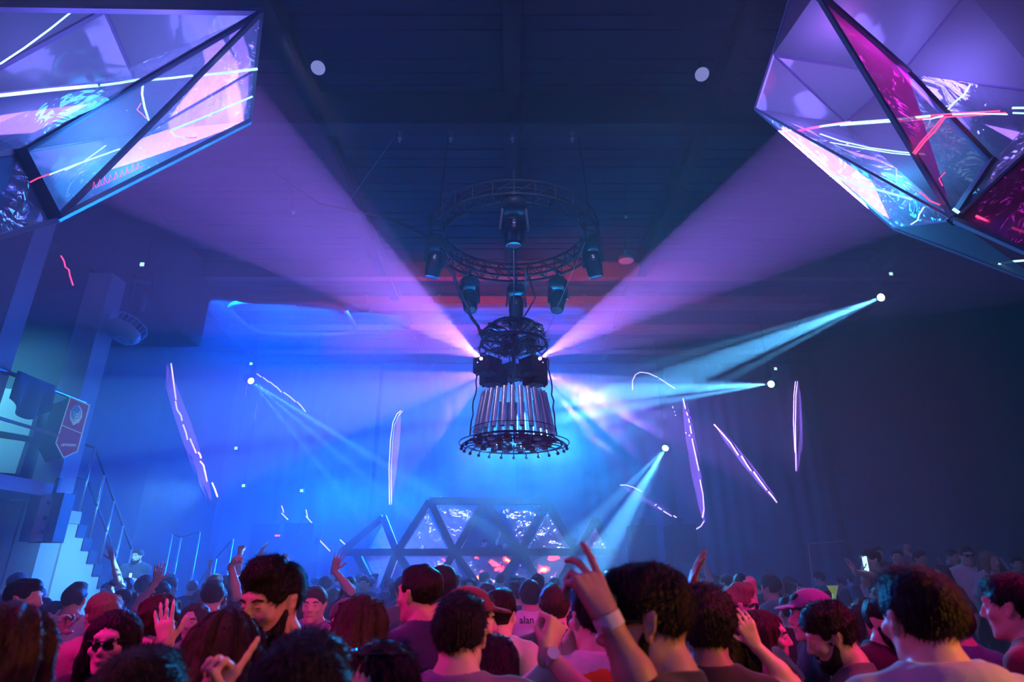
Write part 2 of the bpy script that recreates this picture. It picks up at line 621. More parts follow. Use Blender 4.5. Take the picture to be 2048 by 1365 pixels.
# stage platform
st_ = empty('stage_platform', (0, 15.7, 0), 'low black stage platform carrying the booth', 'stage')
MB().box((0, 15.75, 1.03), (9.4, 2.6, 0.14)).build('deck', M['black'], st_)
MB().box((0, 14.45, 0.48), (9.3, 0.06, 0.96)).build('skirt', M['frame_bar'], st_)
for x in (-4.5, -1.5, 1.5, 4.5):
    MB().bar((x, 16.9, 0), (x, 16.9, 0.96), 0.08).build('leg', M['steel_dark'], st_)

# ================================================================== LEFT BALCONY SIDE
st('trim_1', MB().box((-9.5, 5.75, 2.95), (4.8, 8.1, 0.2)), M['concrete'])           # balcony slab
col_a = st('column_1', MB().box((-7.54, 10.05, 3.45), (0.42, 0.42, 6.9)), M['concrete'])
st('column_2', MB().box((-7.55, 8.0, 5.0), (0.75, 0.35, 3.88)), M['concrete'])
st('trim_2', MB().box((-9.8, 9.5, 7.95), (4.3, 8.6, 2.05)), M['walldark'])           # dark bulkhead above the columns
# guard rails on the balcony
gr = empty('balcony_railing', (-7.15, 7.0, 3.05), 'steel guard rail along the left balcony edge with two horizontal bars', 'railing')
MB().cyl((-7.15, 2.5, 4.42), (-7.15, 9.75, 4.42), 0.03).build('top_rail', M['steel'], gr)
MB().cyl((-7.15, 2.5, 3.78), (-7.15, 9.75, 3.78), 0.025).build('middle_rail', M['steel'], gr)
for y in (3.0, 5.4, 7.8, 9.6):
    MB().cyl((-7.15, y, 3.05), (-7.15, y, 4.44), 0.025).build('post', M['steel'], gr)
# jacket over the rail
vs, fs = [], []
nx, nz = 14, 12
for i in range(nz + 1):
    for j in range(nx + 1):
        u, w = j / nx, i / nz
        drop = 0.62 * w * (1 - 0.35 * abs(2 * u - 1) ** 1.5)
        vs.append((-7.10 + 0.05 * math.sin(u * 14) * w, 8.2 + 0.75 * u, 4.47 - drop))
for i in range(nz):
    for j in range(nx):
        a = i * (nx + 1) + j
        fs.append([a, a + 1, a + nx + 2, a + nx + 1])
jk = MB().add(vs, fs, True).build('hung_jacket', mat('dark_blue_cloth', (0.05, 0.07, 0.14), 0.9, sheen=0.3), label='dark jacket slung over the top balcony rail', cat='jacket')
md = jk.modifiers.new('thick', 'SOLIDIFY')
md.thickness = 0.03
# bright panels behind the rails
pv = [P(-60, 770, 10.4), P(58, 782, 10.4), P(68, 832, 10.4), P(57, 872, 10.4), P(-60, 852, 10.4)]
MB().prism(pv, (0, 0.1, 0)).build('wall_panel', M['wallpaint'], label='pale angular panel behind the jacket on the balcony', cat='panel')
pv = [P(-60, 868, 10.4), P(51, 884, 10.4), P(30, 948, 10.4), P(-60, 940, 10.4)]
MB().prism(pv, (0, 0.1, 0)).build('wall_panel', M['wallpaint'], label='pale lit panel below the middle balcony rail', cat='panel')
st('trim_3', MB().box((-9.9, 10.75, 4.6), (4.2, 0.3, 4.6)), mat('balcony_back', (0.10, 0.11, 0.14), 0.8))
# wall under the balcony
st('trim_4', MB().box((-9.9, 9.7, 1.42), (4.0, 0.2, 2.84)), mat('lower_wall', (0.12, 0.13, 0.17), 0.8))
st('trim_5', MB().box((-8.06, 10.1, 1.42), (0.55, 0.5, 2.84)), M['concrete'])
# wall speaker under the slab
ws = empty('wall_speaker', P(84, 1075, 9.3), 'angled speaker with dark cheeks hung under the balcony slab', 'speaker')
c = P(83, 1036, 9.3)
mb = MB()
for sx in (-1, 1):
    mb.prism([c + Vector((sx * 0.13, 0.2, 0.36)), c + Vector((sx * 0.25, 0.2, 0.36)), c + Vector((sx * 0.25, 0.0, 0.36)), c + Vector((sx * 0.13, -0.04, 0.36))], (0, 0, -0.70))
mb.box(c + Vector((0, 0.22, 0.01)), (0.5, 0.05, 0.72))
mb.build('housing', M['black'], ws)
MB().box(c + Vector((0, 0.12, 0.01)), (0.26, 0.12, 0.68)).build('baffle', M['white_box'], ws)
for z in (-0.2, 0.0, 0.22):
    MB().cyl(c + Vector((0.02, 0.055, z)), c + Vector((0.02, 0.03, z)), 0.03).build('knob', M['black'], ws)
MB().bar(c + Vector((0, 0.15, 0.34)), c + Vector((0, 0.15, 0.60)), 0.06).build('bracket', M['black'], ws)

# staircase, descending away from the balcony
S0 = Vector((-7.32, 10.5, 0))
u = Vector((0.0, 1.0, 0))
nrm = Vector((-1.0, 0.0, 0))
TR, RS, NS = 0.215, 0.205, 13
H0 = 2.72
sc = empty('staircase', S0, 'white sided staircase stepping down from the balcony beside the column', 'staircase')
prof = [Vector((0, 0, 0)), Vector((0, 0, H0))]
pr = [S0 - u * 0.2, S0 - u * 0.2 + Vector((0, 0, H0))]
q = S0.copy() + Vector((0, 0, H0))
pr.append(q.copy() + u * 0.06)
q += u * 0.06
for k in range(NS - 1):
    q = q - Vector((0, 0, RS))
    pr.append(q.copy())
    q = q + u * TR
    pr.append(q.copy())
pr.append(Vector((q.x, q.y, 0)))
mb = MB()
# triangulate by columns: build side as a stack of slabs so that concave outline is clean
q = S0 + u * 0.06
mb.prism([S0 - u * 0.2, S0 + u * 0.06, S0 + u * 0.06 + Vector((0, 0, H0 - .05)), S0 - u * 0.2 + Vector((0, 0, H0 - .05))], nrm * 0.06)
for k in range(NS - 1):
    h = H0 - RS * (k + 1) - 0.05
    a = q + u * (TR * k)
    b = q + u * (TR * (k + 1))
    mb.prism([a, b, b + Vector((0, 0, h)), a + Vector((0, 0, h))], nrm * 0.06)
mb.build('side_wall', M['wallpaint'], sc)
for k in range(NS - 1):
    h = H0 - RS * (k + 1)
    a = q + u * (TR * k) - nrm * 0.02
    b = q + u * (TR * (k + 1)) - nrm * 0.02
    MB().prism([a + Vector((0, 0, h - RS)), b + Vector((0, 0, h - RS)), b + Vector((0, 0, h)), a + Vector((0, 0, h))], nrm * 1.25).build('step', M['steel_dark'], sc)
MB().prism([S0 - u * 0.2 - nrm * .02 + Vector((0, 0, H0 - .2)), q - nrm * .02 + Vector((0, 0, H0 - .2)), q - nrm * .02 + Vector((0, 0, H0)), S0 - u * 0.2 - nrm * .02 + Vector((0, 0, H0))], nrm * 1.25).build('landing', M['concrete'], sc)
sr = empty('stair_railing', S0 + Vector((0, 0, H0)), 'thin steel stair railing with upright posts and sloping handrail', 'railing')
tops = []
for k in (0, 2, 4, 6, 8, 10):
    b = q + u * (TR * k) + nrm * 0.04 + Vector((0, 0, H0 - RS * (k + 0) - 0.02))
    t = b + Vector((0, 0, 1.12))
    MB().cyl(b, t, 0.02).build('post', M['steel'], sr)
    tops.append(t)
MB().tube([S0 - u * 0.6 + nrm * .04 + Vector((0, 0, H0 + 1.1))] + tops, 0.022, 8).build('handrail', M['steel_dark'], sr)
MB().tube([S0 - u * 0.6 + nrm * .04 + Vector((0, 0, H0 + .55))] + [t - Vector((0, 0, .55)) for t in tops], 0.018, 8).build('middle_rail', M['steel_dark'], sr)
# second ramp railing further right
rr = empty('ramp_railing', P(400, 1165, 13), 'distant ramp railing of leaning posts left of the speaker stack', 'railing')
pp = [(345, 1068, 330, 1165), (362, 1076, 352, 1165), (400, 1065, 388, 1165), (432, 1118, 425, 1165), (466, 1078, 456, 1165)]
tp = []
for (a, b, c_, d_) in pp:
    A = P(a, b, 13.2)
    MB().cyl(A, Vector((A.x - .03, A.y, 0)), 0.02).build('post', M['steel'], rr)
    tp.append(A)
MB().tube([tp[0], tp[1], tp[2]], 0.015, 6).build('handrail', M['steel_dark'], rr)
MB().tube([tp[4], P(426, 1125, 13.2), P(396, 1170, 13.2)], 0.012, 6).build('brace', M['steel_dark'], rr)

# sign box on the column
sg = empty('logo_sign', P(127, 916, 9.35), 'maroon shield-shaped sign with stepped octagon emblem on the column', 'sign')
ft = [P(141, 795, 9.35), P(179, 811, 9.35), P(155, 903, 9.35), P(127, 916, 9.35), P(112, 887, 9.35)]
MB().prism([f + Vector((0, 0.012, 0)) for f in ft], (-0.60, 0.42, 0)).build('housing', M['steel_dark'], sg)
MB().prism(ft, (0, 0.01, 0)).build('face', M['sign'], sg)
bd = MB()
for i in range(5):
    bd.tube([ft[i], ft[(i + 1) % 5]], 0.010, 5)
bd.tube([P(124.5, 851.5, 9.34), P(162, 867, 9.34)], 0.007, 5)
bd.build('border', M['signwhite'], sg)
ocp = [(150, 812), (158, 812), (163.5, 821), (163.5, 835), (155, 846), (146, 851), (140, 838), (140.5, 823)]
MB().prism([P(a, b, 9.335) for a, b in ocp], (0, 0.01, 0)).build('emblem', M['signwhite'], sg)
MB().prism([P(151.5 + (a - 151.5) * .82, 827 + (b - 830) * .80, 9.325) for a, b in ocp], (0, 0.005, 0)).build('emblem_inset', M['signblue'], sg)
stp = MB()
for k in range(4):
    y0 = 828 + k * 5.4
    stp.prism([P(151.5 - k * 1.4, y0, 9.318), P(157 + k * .4, y0 - 1.2, 9.318), P(156.5 + k * .3, y0 + 2.4, 9.318), P(151.2 - k * 1.5, y0 + 3.2, 9.318)], (0, 0.004, 0))
    stp.tube([P(151.5 - k * 1.4, y0 + .5, 9.317), P(147 - k * .6, y0 - 4, 9.317)], 0.005, 4)
    stp.tube([P(157 + k * .4, y0, 9.317), P(160.5 + k * .1, y0 - 5.5, 9.317)], 0.005, 4)
stp.build('emblem_steps', M['signwhite'], sg)


def text_mesh(s, size, mtl, parent, loc, rot, name='lettering', ext=0.002, bold=0.0):
    cu = bpy.data.curves.new(name, 'FONT')
    cu.body = s
    cu.size = size
    cu.extrude = ext
    cu.offset = bold
    cu.align_x = 'CENTER'
    cu.resolution_u = 2
    tmp = bpy.data.objects.new(name, cu)
    COL.objects.link(tmp)
    dg = bpy.context.evaluated_depsgraph_get()
    me = bpy.data.meshes.new_from_object(tmp.evaluated_get(dg))
    bpy.data.objects.remove(tmp)
    me.materials.clear()
    me.materials.append(mtl)
    o = bpy.data.objects.new(name, me)
    COL.objects.link(o)
    o.parent = parent
    o.location = Vector(loc) - world_origin(parent)
    o.rotation_euler = rot
    return o


text_mesh('UPTOWN', 0.052, M['signwhite'], sg, P(136.5, 893, 9.335), (math.pi / 2, 0.02, 0), bold=0.002)

# octagonal caged lamp beside the column
oc = Vector(P(247, 664, 10.1))
cl = empty('caged_lamp', oc, 'octagonal pale floodlight with wire cage hanging right of the column', 'lamp')
tilt = Euler((math.radians(-22), math.radians(14), 0)).to_matrix()
MB().lathe(oc, [(0.0, -0.10), (0.27, -0.10), (0.31, -0.02), (0.31, 0.05)], 8, tilt).build('housing', M['white_box'], cl)
cg = MB()
for k in range(22):
    a = 2 * math.pi * k / 22
    p0 = oc + tilt @ Vector((0.31 * math.cos(a), 0.31 * math.sin(a), 0.05))
    cg.tube([p0, oc + tilt @ Vector((0.33 * math.cos(a), 0.33 * math.sin(a), 0.19))], 0.006, 4)
cg.tube([oc + tilt @ Vector((0.33 * math.cos(2 * math.pi * k / 8), 0.33 * math.sin(2 * math.pi * k / 8), 0.19)) for k in range(8)], 0.012, 6, True)
cg.build('cage', M['steel'], cl)
for (dx, dy, r) in ((-0.12, 0, 0.06), (0.08, -0.04, 0.065), (0.17, 0.1, 0.045), (-0.02, 0.14, 0.05)):
    MB().cyl(oc + tilt @ Vector((dx, dy, -0.1)), oc + tilt @ Vector((dx, dy, -0.115)), r, r * .8, 12).build('lens', M['white_box'], cl)
MB().cyl(oc + Vector((0, 0, 0.1)), (oc.x, oc.y, 6.95), 0.02).build('stem', M['steel_dark'], cl)

# ceiling fittings
for k, (px, py, Y, lab) in enumerate([(636, 136, 6.6, 'round pale ceiling lamp left of the centre beam'), (1404, 149, 6.7, 'round pale ceiling lamp right of the centre beam')]):
    p = P(px, py, Y)
    e = empty('ceiling_lamp', (p.x, p.y, p.z), lab, 'lamp', 'round ceiling lamps')
    R = rot_to(-((CAM - p).normalized() * .9 + Vector((.12 if k else -.12, .1, -.3))))
    MB().lathe(p, [(0.03, 0.20), (0.07, 0.18), (0.095, 0.04), (0.105, 0.0)], 16, R).build('housing', M['black'], e)
    MB().lathe(p, [(0.001, -0.006), (0.06, -0.004), (0.10, 0.004)], 20, R).build('lens', M['lens'], e)
    q_ = p + R @ Vector((0, 0, .2))
    MB().cyl(q_, (q_.x, q_.y, ZC), 0.015).build('stem', M['steel_dark'], e)
p = P(1252, 518, 12.0)
e = empty('ceiling_lamp', p, 'domed pendant lamp hanging right of the ring truss', 'lamp')
MB().lathe(p, [(0.17, -0.06), (0.17, 0.0), (0.13, 0.08), (0.05, 0.13), (0.04, 0.22)], 16).build('shade', M['white_box'], e)
MB().lathe(p, [(0.001, -0.05), (0.16, -0.05)], 16).build('lens', M['white_box'], e)
MB().cyl(p + Vector((0, 0, .2)), (p.x, p.y, ZC), 0.012).build('stem', M['steel_dark'], e)
for k, (px, py, Y, zz, lab) in enumerate([(587, 425, 9.4, ZC, 'small white sensor bulb hanging in the left violet laser fan'), (1252, 434, 9.8, ZC, 'small white sensor bulb hanging on a rod right of the ring truss')]):
    p = P(px, py, Y)
    e = empty('hanging_sensor', p, lab, 'sensor')
    MB().sphere(p, 0.035).build('bulb', M['white_box'], e)
    MB().cyl(p, (p.x + (.06 if k else -.25), p.y, zz), 0.006).build('rod', M['steel_dark'], e)
# chain hooks under the big beam
for k, (px, lab) in enumerate([(802, 'leftmost chain hook under the wide cross beam'), (903, 'second chain hook under the wide cross beam'), (1025, 'bright chain hook under the cross beam above the ring truss'), (1143, 'rightmost chain hook under the wide cross beam')]):
    p = P(px, 246, 7.75)
    p.z = 8.34
    e = empty('chain_hook', p, lab, 'hook', 'hooks under the cross beam')
    MB().tube([p + Vector((0.03 * math.cos(a), 0, -0.03 + 0.03 * math.sin(a))) for a in [2 * math.pi * i / 12 for i in range(12)]], 0.008, 6, True).build('ring', M['steel'], e)
    MB().cyl(p + Vector((0, 0, -0.06)), p + Vector((0, 0, -0.2)), 0.018).cyl(p + Vector((0, 0, -0.13)), p + Vector((0, 0, -0.14)), 0.035).build('shackle', M['steel'], e)

# ================================================================== RING TRUSS AND CENTRE RIG
RC = Vector((0.03, 8.69, 6.85))
rt = empty('ring_truss', RC, 'dark circular lighting truss hanging over the dance floor', 'truss')


def circ(c, r, z, n=56, a0=0.0):
    return [Vector((c.x + r * math.cos(a0 + 2 * math.pi * i / n), c.y + r * math.sin(a0 + 2 * math.pi * i / n), z)) for i in range(n)]


R1, R2 = 1.40, 1.17
for (r, z) in ((R1, RC.z), (R2, RC.z), (R1 - .02, RC.z + .24), (R2 + .02, RC.z + .24)):
    MB().tube(circ(RC, r, z), 0.024, 7, True).build('chord', M['steel_dark'], rt)
br = MB()
n = 28
for i in range(n):
    a, b = 2 * math.pi * i / n, 2 * math.pi * (i + 1) / n
    f = lambda r, t, z: Vector((RC.x + r * math.cos(t), RC.y + r * math.sin(t), RC.z + z))
    br.cyl(f(R1, a, 0), f(R2, a, 0), 0.011, n=5, caps=False)
    br.cyl(f(R1, a, 0.24), f(R2, a, 0.24), 0.011, n=5, caps=False)
    br.cyl(f(R1, a, 0), f(R1, a, 0.24), 0.011, n=5, caps=False)
    br.cyl(f(R2, a, 0), f(R2, a, 0.24), 0.011, n=5, caps=False)
    br.cyl(f(R1, a, 0), f(R1, b, 0.24), 0.010, n=5, caps=False)
    br.cyl(f(R2, a, 0), f(R2, b, 0.24), 0.010, n=5, caps=False)
o = br.build('lattice', M['steel_dark'], rt)
for t in (math.radians(200), math.radians(-20), math.radians(90), math.radians(270)):
    p = Vector((RC.x + R1 * .92 * math.cos(t), RC.y + R1 * .92 * math.sin(t), RC.z + .24))
    MB().cyl(p, (p.x * 0.9 + (.2 if abs(p.x) < .3 else 0), p.y, 8.93), 0.012, n=6).build('suspension_cable', M['steel_dark'], rt)


def moving_head(loc, yaw, tilt, label, lens=None, lensmat=None, scale=1.0, group='moving heads on the ring truss'):
    e = empty('moving_head_light', loc, label, 'stage light', group)
    s = scale
    b = MB()
    b.lathe((0, 0, 0), [(0.001, 0.0), (0.15 * s, 0.0), (0.17 * s, -0.02 * s), (0.17 * s, -0.10 * s), (0.13 * s, -0.13 * s), (0.001, -0.13 * s)], 12)
    b.box((0, 0, 0.03 * s), (0.10 * s, 0.06 * s, 0.08 * s))
    ob = b.build('base', M['black'], None, origin=(0, 0, 0))
    ob.parent = e
    for sx in (-1, 1):
        y = MB()
        y.prism([Vector((sx * 0.135 * s, -0.05 * s, -0.12 * s)), Vector((sx * 0.135 * s, 0.05 * s, -0.12 * s)), Vector((sx * 0.165 * s, 0.035 * s, -0.42 * s)), Vector((sx * 0.165 * s, -0.035 * s, -0.42 * s))], (sx * 0.03 * s, 0, 0))
        oy = y.build('yoke_arm', M['black'], None, origin=(0, 0, 0))
        oy.parent = e
    h = MB()
    h.lathe((0, 0, 0), [(0.001, 0.20 * s), (0.09 * s, 0.19 * s), (0.135 * s, 0.10 * s), (0.135 * s, -0.06 * s), (0.12 * s, -0.20 * s), (0.105 * s, -0.235 * s), (0.095 * s, -0.23 * s)], 16)
    for k in range(5):
        h.lathe((0, 0, (0.14 - k * .035) * s), [(0.137 * s, 0), (0.143 * s, 0.006 * s), (0.137 * s, 0.012 * s)], 16)
    oh = h.build('head', M['blackgloss'], None, origin=(0, 0, 0))
    oh.parent = e
    oh.location = (0, 0, -0.40 * s)
    oh.rotation_euler = (tilt, 0, 0)
    l = MB().lathe((0, 0, 0), [(0.001, -0.215 * s), (0.06 * s, -0.222 * s), (0.096 * s, -0.225 * s)], 16).build('lens', lensmat or M['white_box'], None, origin=(0, 0, 0))
    l.parent = oh
    e.rotation_euler = (0, 0, yaw)
    return e


mhs = [(270, 0.0, 0.05, 'dark moving head hanging from the near middle of the ring truss'),
       (188, 0.8, 0.25, 'dark moving head at the left side of the ring truss'),
       (-8, -0.8, 0.25, 'dark moving head at the right side of the ring truss'),
       (128, 0.5, -0.3, 'moving head hanging below the far left of the ring truss'),
       (52, -0.5, -0.3, 'moving head hanging below the far right of the ring truss'),
       (88, 0.1, 0.15, 'moving head hanging below the far middle of the ring truss')]
for (t, yaw, tilt, lab) in mhs:
    a = math.radians(t)
    z = RC.z - 0.07
    if 40 < t < 140:
        z -= 0.10
    p = Vector((RC.x + 1.28 * math.cos(a), RC.y + 1.28 * math.sin(a), z))
    e = moving_head(p, yaw, tilt, lab, scale=1.12 if t == 270 else 1.0)
    mb = MB().bar(p + Vector((-0.12, 0, 0.045)), p + Vector((0.12, 0, 0.045)), 0.04)
    mb.cyl(p + Vector((0, 0, 0.0)), (p.x, p.y, RC.z), 0.02)
    mb.bar((RC.x + 1.15 * math.cos(a), RC.y + 1.15 * math.sin(a), RC.z), (RC.x + 1.42 * math.cos(a), RC.y + 1.42 * math.sin(a), RC.z), .05)
    oc_ = mb.build('clamp', M['steel_dark'], None, origin=p)
    oc_.parent = e
    oc_.location = (0, 0, 0)
    oc_.rotation_euler = (0, 0, -yaw)

# -------- laser cluster
LC = Vector((0.03, 8.69, 4.95))
lr = empty('laser_rig', LC, 'dark cluster frame tangled with cables holding the laser projectors', 'lighting rig')
MB().cyl(LC + Vector((0, 0, -0.45)), LC + Vector((0, 0, 0.55)), 0.03).build('centre_pole', M['steel_dark'], lr)
MB().tube(circ(LC, 0.50, LC.z + .12, 32), 0.025, 7, True).build('hoop', M['steel_dark'], lr)
MB().tube(circ(LC, 0.34, LC.z + .42, 32), 0.022, 7, True).build('hoop', M['steel_dark'], lr)
for k in range(6):
    a = math.pi * k / 3 + .3
    MB().bar(LC + Vector((0, 0, .12)), LC + Vector((.5 * math.cos(a), .5 * math.sin(a), .12)), 0.03).build('spoke', M['steel_dark'], lr)
rr_ = random.Random(11)
tg = MB()
for k in range(95):
    a = rr_.uniform(0, 2 * math.pi)
    r0, z0 = rr_.uniform(0.05, 0.5), rr_.uniform(0.0, 0.55)
    z0 = min(z0, 0.62 - 0.6 * r0)
    pts = []
    p = Vector((r0 * math.cos(a), r0 * math.sin(a), z0))
    for j in range(9):
        pts.append(LC + p)
        p = p + Vector((rr_.uniform(-.11, .11), rr_.uniform(-.11, .11), rr_.uniform(-.09, .08)))
        rr = math.hypot(p.x, p.y)
        if rr > 0.56:
            p.x *= .56 / rr
            p.y *= .56 / rr
        p.z = max(-0.15, min(p.z, 0.62 - 0.6 * rr))
    tg.tube(pts, rr_.choice((0.007, 0.010, 0.014)), 5)
o = tg.build('cable_tangle', M['cable'], lr)
o['kind'] = 'stuff'
for k in range(14):
    a = 2 * math.pi * k / 14 + rr_.uniform(-.1, .1)
    r0 = rr_.choice((0.22, 0.36, 0.46))
    z0 = 0.55 - 0.65 * r0 + rr_.uniform(-.03, .05)
    R = Euler((rr_.uniform(-.6, .6), rr_.uniform(-.6, .6), a)).to_matrix()
    MB().box(LC + Vector((r0 * math.cos(a), r0 * math.sin(a), z0)), (0.13, 0.09, 0.07), R).build('power_unit', M['steel_dark'] if k % 3 else M['steel'], lr)
for k in range(16):
    a = 2 * math.pi * k / 16 + rr_.uniform(-.15, .15)
    r0 = rr_.uniform(0.15, 0.5)
    p = LC + Vector((r0 * math.cos(a), r0 * math.sin(a), 0.5 - 0.65 * r0))
    MB().bar(p, p + Vector((rr_.uniform(-.14, .14), rr_.uniform(-.14, .14), rr_.uniform(-.03, .06))), 0.05, 0.01).build('cable_tie_plate', M['chrome'], lr)


def projector(px, py, Y, yaw, label, s=0.30, led=None, lens=None):
    p = P(px, py, Y)
    e = empty('laser_projector', p, label, 'laser', 'laser projectors of the hanging rig')
    b = MB().box((0, 0, 0), (s, s, 0.22))
    for q in range(4):
        b.box((0, -s / 2 - 0.004, -0.07 + 0.045 * q), (s * .7, 0.008, 0.012))
    ob = b.build('housing', M['blackgloss'], None, origin=(0, 0, 0))
    ob.parent = e
    MB().box((0, 0, -0.118), (s * .94, s * .94, 0.012)).build('base_plate', M['steel_dark'], None, origin=(0, 0, 0)).parent = e
    for (sx, sy) in ((-1, -1), (1, -1), (-1, 1), (1, 1)):
        MB().cyl((sx * s * .36, sy * s * .36, -0.12), (sx * s * .36, sy * s * .36, -0.15), 0.018).build('foot', M['black'], None, origin=(0, 0, 0)).parent = e
    if led:
        MB().sphere((s * .2 * (1 if px > 1024 else -1), -s / 2 - .004, 0.03), 0.010, 8, 6).build('status_light', led, None, origin=(0, 0, 0)).parent = e
    e.rotation_euler = (0, 0, yaw)
    e.location = p
    return e


projector(975, 733, 8.35, math.radians(-38), 'upper left laser projector firing the left violet fan', led=M['laser_white'])
projector(1066, 733, 8.35, math.radians(38), 'upper right laser projector firing the right violet fan', led=M['laser_white'])
projector(987, 756, 8.62, math.radians(-42), 'lower left laser projector with a green status light', led=M['led_green'])
projector(1070, 756, 8.62, math.radians(42), 'lower right laser projector under the cluster', s=.27)
projector(1022, 745, 9.0, math.radians(45), 'rear middle laser projector at the back of the cluster', s=.3)
for (p, lab) in ((SL, 'glowing violet laser aperture on the left of the rig'), (SR, 'glowing violet laser aperture on the right of the rig')):
    MB().sphere(p + Vector((0, 0.035, 0)), 0.022, 12, 8).build('laser_aperture', M['glow_violet'], label=lab, cat='laser')

# cables from ring to rig and rig to the lower crown
wob = lambda a, b, n, s, rr: [Vector(a).lerp(Vector(b), i / n) + (Vector((rr.uniform(-s, s), rr.uniform(-s, s), 0)) if 0 < i < n else Vector()) for i in range(n + 1)]
MB().tube([LC + Vector((0, 0, .5)), (RC.x, RC.y, 8.3)], 0.010, 6).build('steel_cable', M['steel'], label='thin bright steel cable down the centre of the ring truss', cat='cable')
MB().tube([Vector((RC.x + 1.2, RC.y - .3, RC.z)), LC + Vector((.48, -.1, .2))], 0.006, 5).build('steel_cable', M['steel'], label='thin steel line from the right of the ring truss down to the rig', cat='cable')
MB().tube(wob((RC.x - 1.3, RC.y - .2, RC.z), LC + Vector((-.48, 0, .2)), 16, .03, rr_), 0.028, 6).build('cable_loom', M['cable'], label='thick black cable loom from the left of the ring truss down to the rig', cat='cable')
MB().tube([Vector((RC.x - 1.38, RC.y, RC.z + .1)), Vector((-2.0, 8.6, 7.25)), Vector((-3.2, 8.5, 7.5)), Vector((-4.5, 8.3, 8.4))], 0.022, 6).build('feed_cable', M['cable'], label='black feed cable sagging from the ceiling to the left of the ring truss', cat='cable')
LZ = 3.52
for k, (dx, lab) in enumerate([(-.62, 'wavy black cable on the left of the pipe crown'), (0.0, 'black cable down the middle of the pipe crown'), (.60, 'wavy black cable on the right of the pipe crown')]):
    a = LC + Vector((dx * .8, -.35, 0.0))
    MB().tube(wob(a, (RC.x + dx, RC.y - .35, LZ + .05), 14, .018, rr_), 0.011, 6).build('hanging_cable', M['cable'], label=lab, cat='cable')
MB().tube([P(805, 252, 8.0), P(700, 400, 9.5)], 0.005, 4).build('steel_wire', M['steel'], label='thin slanting wire below the cross beam on the left', cat='cable')
MB().tube([LC + Vector((.1, .1, .5)), LC + Vector((.35, .2, 1.0)), LC + Vector((.2, .3, 1.6)), Vector((.25, 9.8, 6.5))], 0.012, 6).build('hanging_cable', M['cable'], label='curling cable rising behind the laser rig', cat='cable')

# -------- crown of pipes with ring of small lamps
pc = empty('pipe_crown', (RC.x, RC.y, LZ), 'hanging crown of polished upright pipes above a ring of small lamps', 'light sculpture')
NP = 26
for k in range(NP):
    a = 2 * math.pi * (k + .3) / NP
    lo = Vector((RC.x + .57 * math.cos(a), RC.y + .57 * math.sin(a), 3.66))
    hi = Vector((RC.x + .46 * math.cos(a), RC.y + .46 * math.sin(a), 4.26))
    if k == 0:
        pass
    MB().cyl(lo, hi, 0.036, n=14, caps=False).cyl(lo, hi, 0.030, n=14, caps=True).build('pipe', M['chrome'], pc)
for (r, z, t) in ((0.80, LZ, .008), (0.70, LZ - .02, .012), (0.60, LZ + .06, .012), (0.40, LZ, .012), (0.62, LZ + .2, .006)):
    MB().tube(circ(RC, r, z, 48), t, 5, True).build('hoop', M['steel_dark'], pc)
for k in range(24):
    a = 2 * math.pi * k / 24
    d = Vector((math.cos(a), math.sin(a), 0))
    c0 = Vector((RC.x, RC.y, LZ))
    sp = MB().tube([c0 + d * .12, c0 + d * .4 + Vector((0, 0, .04)), c0 + d * .7, c0 + d * .76 + Vector((0, 0, -.05))], 0.010, 5)
    sp.build('spoke', M['steel_dark'], pc)
    l = MB().sphere(c0 + d * .765 + Vector((0, 0, -.075)), .026, 10, 7)
    l.build('lamp', M['black'], pc)
for k in range(16):
    a = 2 * math.pi * (k + .5) / 16
    d = Vector((math.cos(a), math.sin(a), 0))
    for r in (.34, .55):
        p = c0 + d * (r + rr_.uniform(-.04, .04)) + Vector((0, 0, .01))
        MB().cyl(p + Vector((0, 0, .06)), p + Vector((0, 0, -.05)), .035, .05, n=10).build('lamp', M['steel'] if (k + int(r * 10)) % 3 == 0 else M['black'], pc)
tg = MB()
for k in range(40):
    a = rr_.uniform(0, 6.28)
    p = c0 + Vector((math.cos(a), math.sin(a), 0)) * rr_.uniform(.1, .6)
    pts = [p]
    for j in range(5):
        p = p + Vector((rr_.uniform(-.08, .08), rr_.uniform(-.08, .08), rr_.uniform(-.03, .03)))
        pts.append(p)
    tg.tube(pts, 0.008, 5)
o = tg.build('wiring', M['cable'], pc)
o['kind'] = 'stuff'

# -------- lit moving heads at the sources of the blue beams
for (p, lab, tl) in ((B1, 'glowing cyan beam light high on the right', .6), (B2, 'glowing cyan beam light on the right sending a level beam', .9), (B3, 'glowing cyan beam light low above the right speaker stack', .4), (B4, 'glowing cyan beam light on the left with thin fanned beams', .5)):
    e = empty('beam_light', p + Vector((.06, .08, 0)), lab, 'stage light', 'cyan beam lights')
    d = (P(1000, 860, 9.0) - p).normalized() if p is not B3 else (P(1180, 1150, 13) - p).normalized()
    if p is B4:
        d = (P(690, 880, 14) - p).normalized()
    R = rot_to(-d)
    w0 = Vector(e.location)
    h = MB().lathe((0, 0, 0), [(0.095, 0.0), (0.11, 0.02), (0.13, .2), (0.11, .32), (0.001, .34)], 14, R)
    h.build('head', M['black'], None, origin=(0, 0, 0)).parent = e
    e.children[-1].location = -d * 0.0 + Vector((0, 0, 0))
    MB().lathe((0, 0, 0), [(0.001, -0.002), (0.06, 0.0), (0.092, 0.012)], 14, R).build('lens', M['glow_cyan'], None, origin=(0, 0, 0)).parent = e
    MB().bar((0, 0.05, .18), (0, 0.05, .5), .30, .04).build('yoke', M['black'], None, origin=(0, 0, 0)).parent = e
    MB().cyl((0, 0.05, .45), (0, 0.05, 8.98 - w0.z), 0.015).build('hanging_bar', M['steel_dark'], None, origin=(0, 0, 0)).parent = e
    # keep lens behind the point source
    e.location = p - d * 0.03
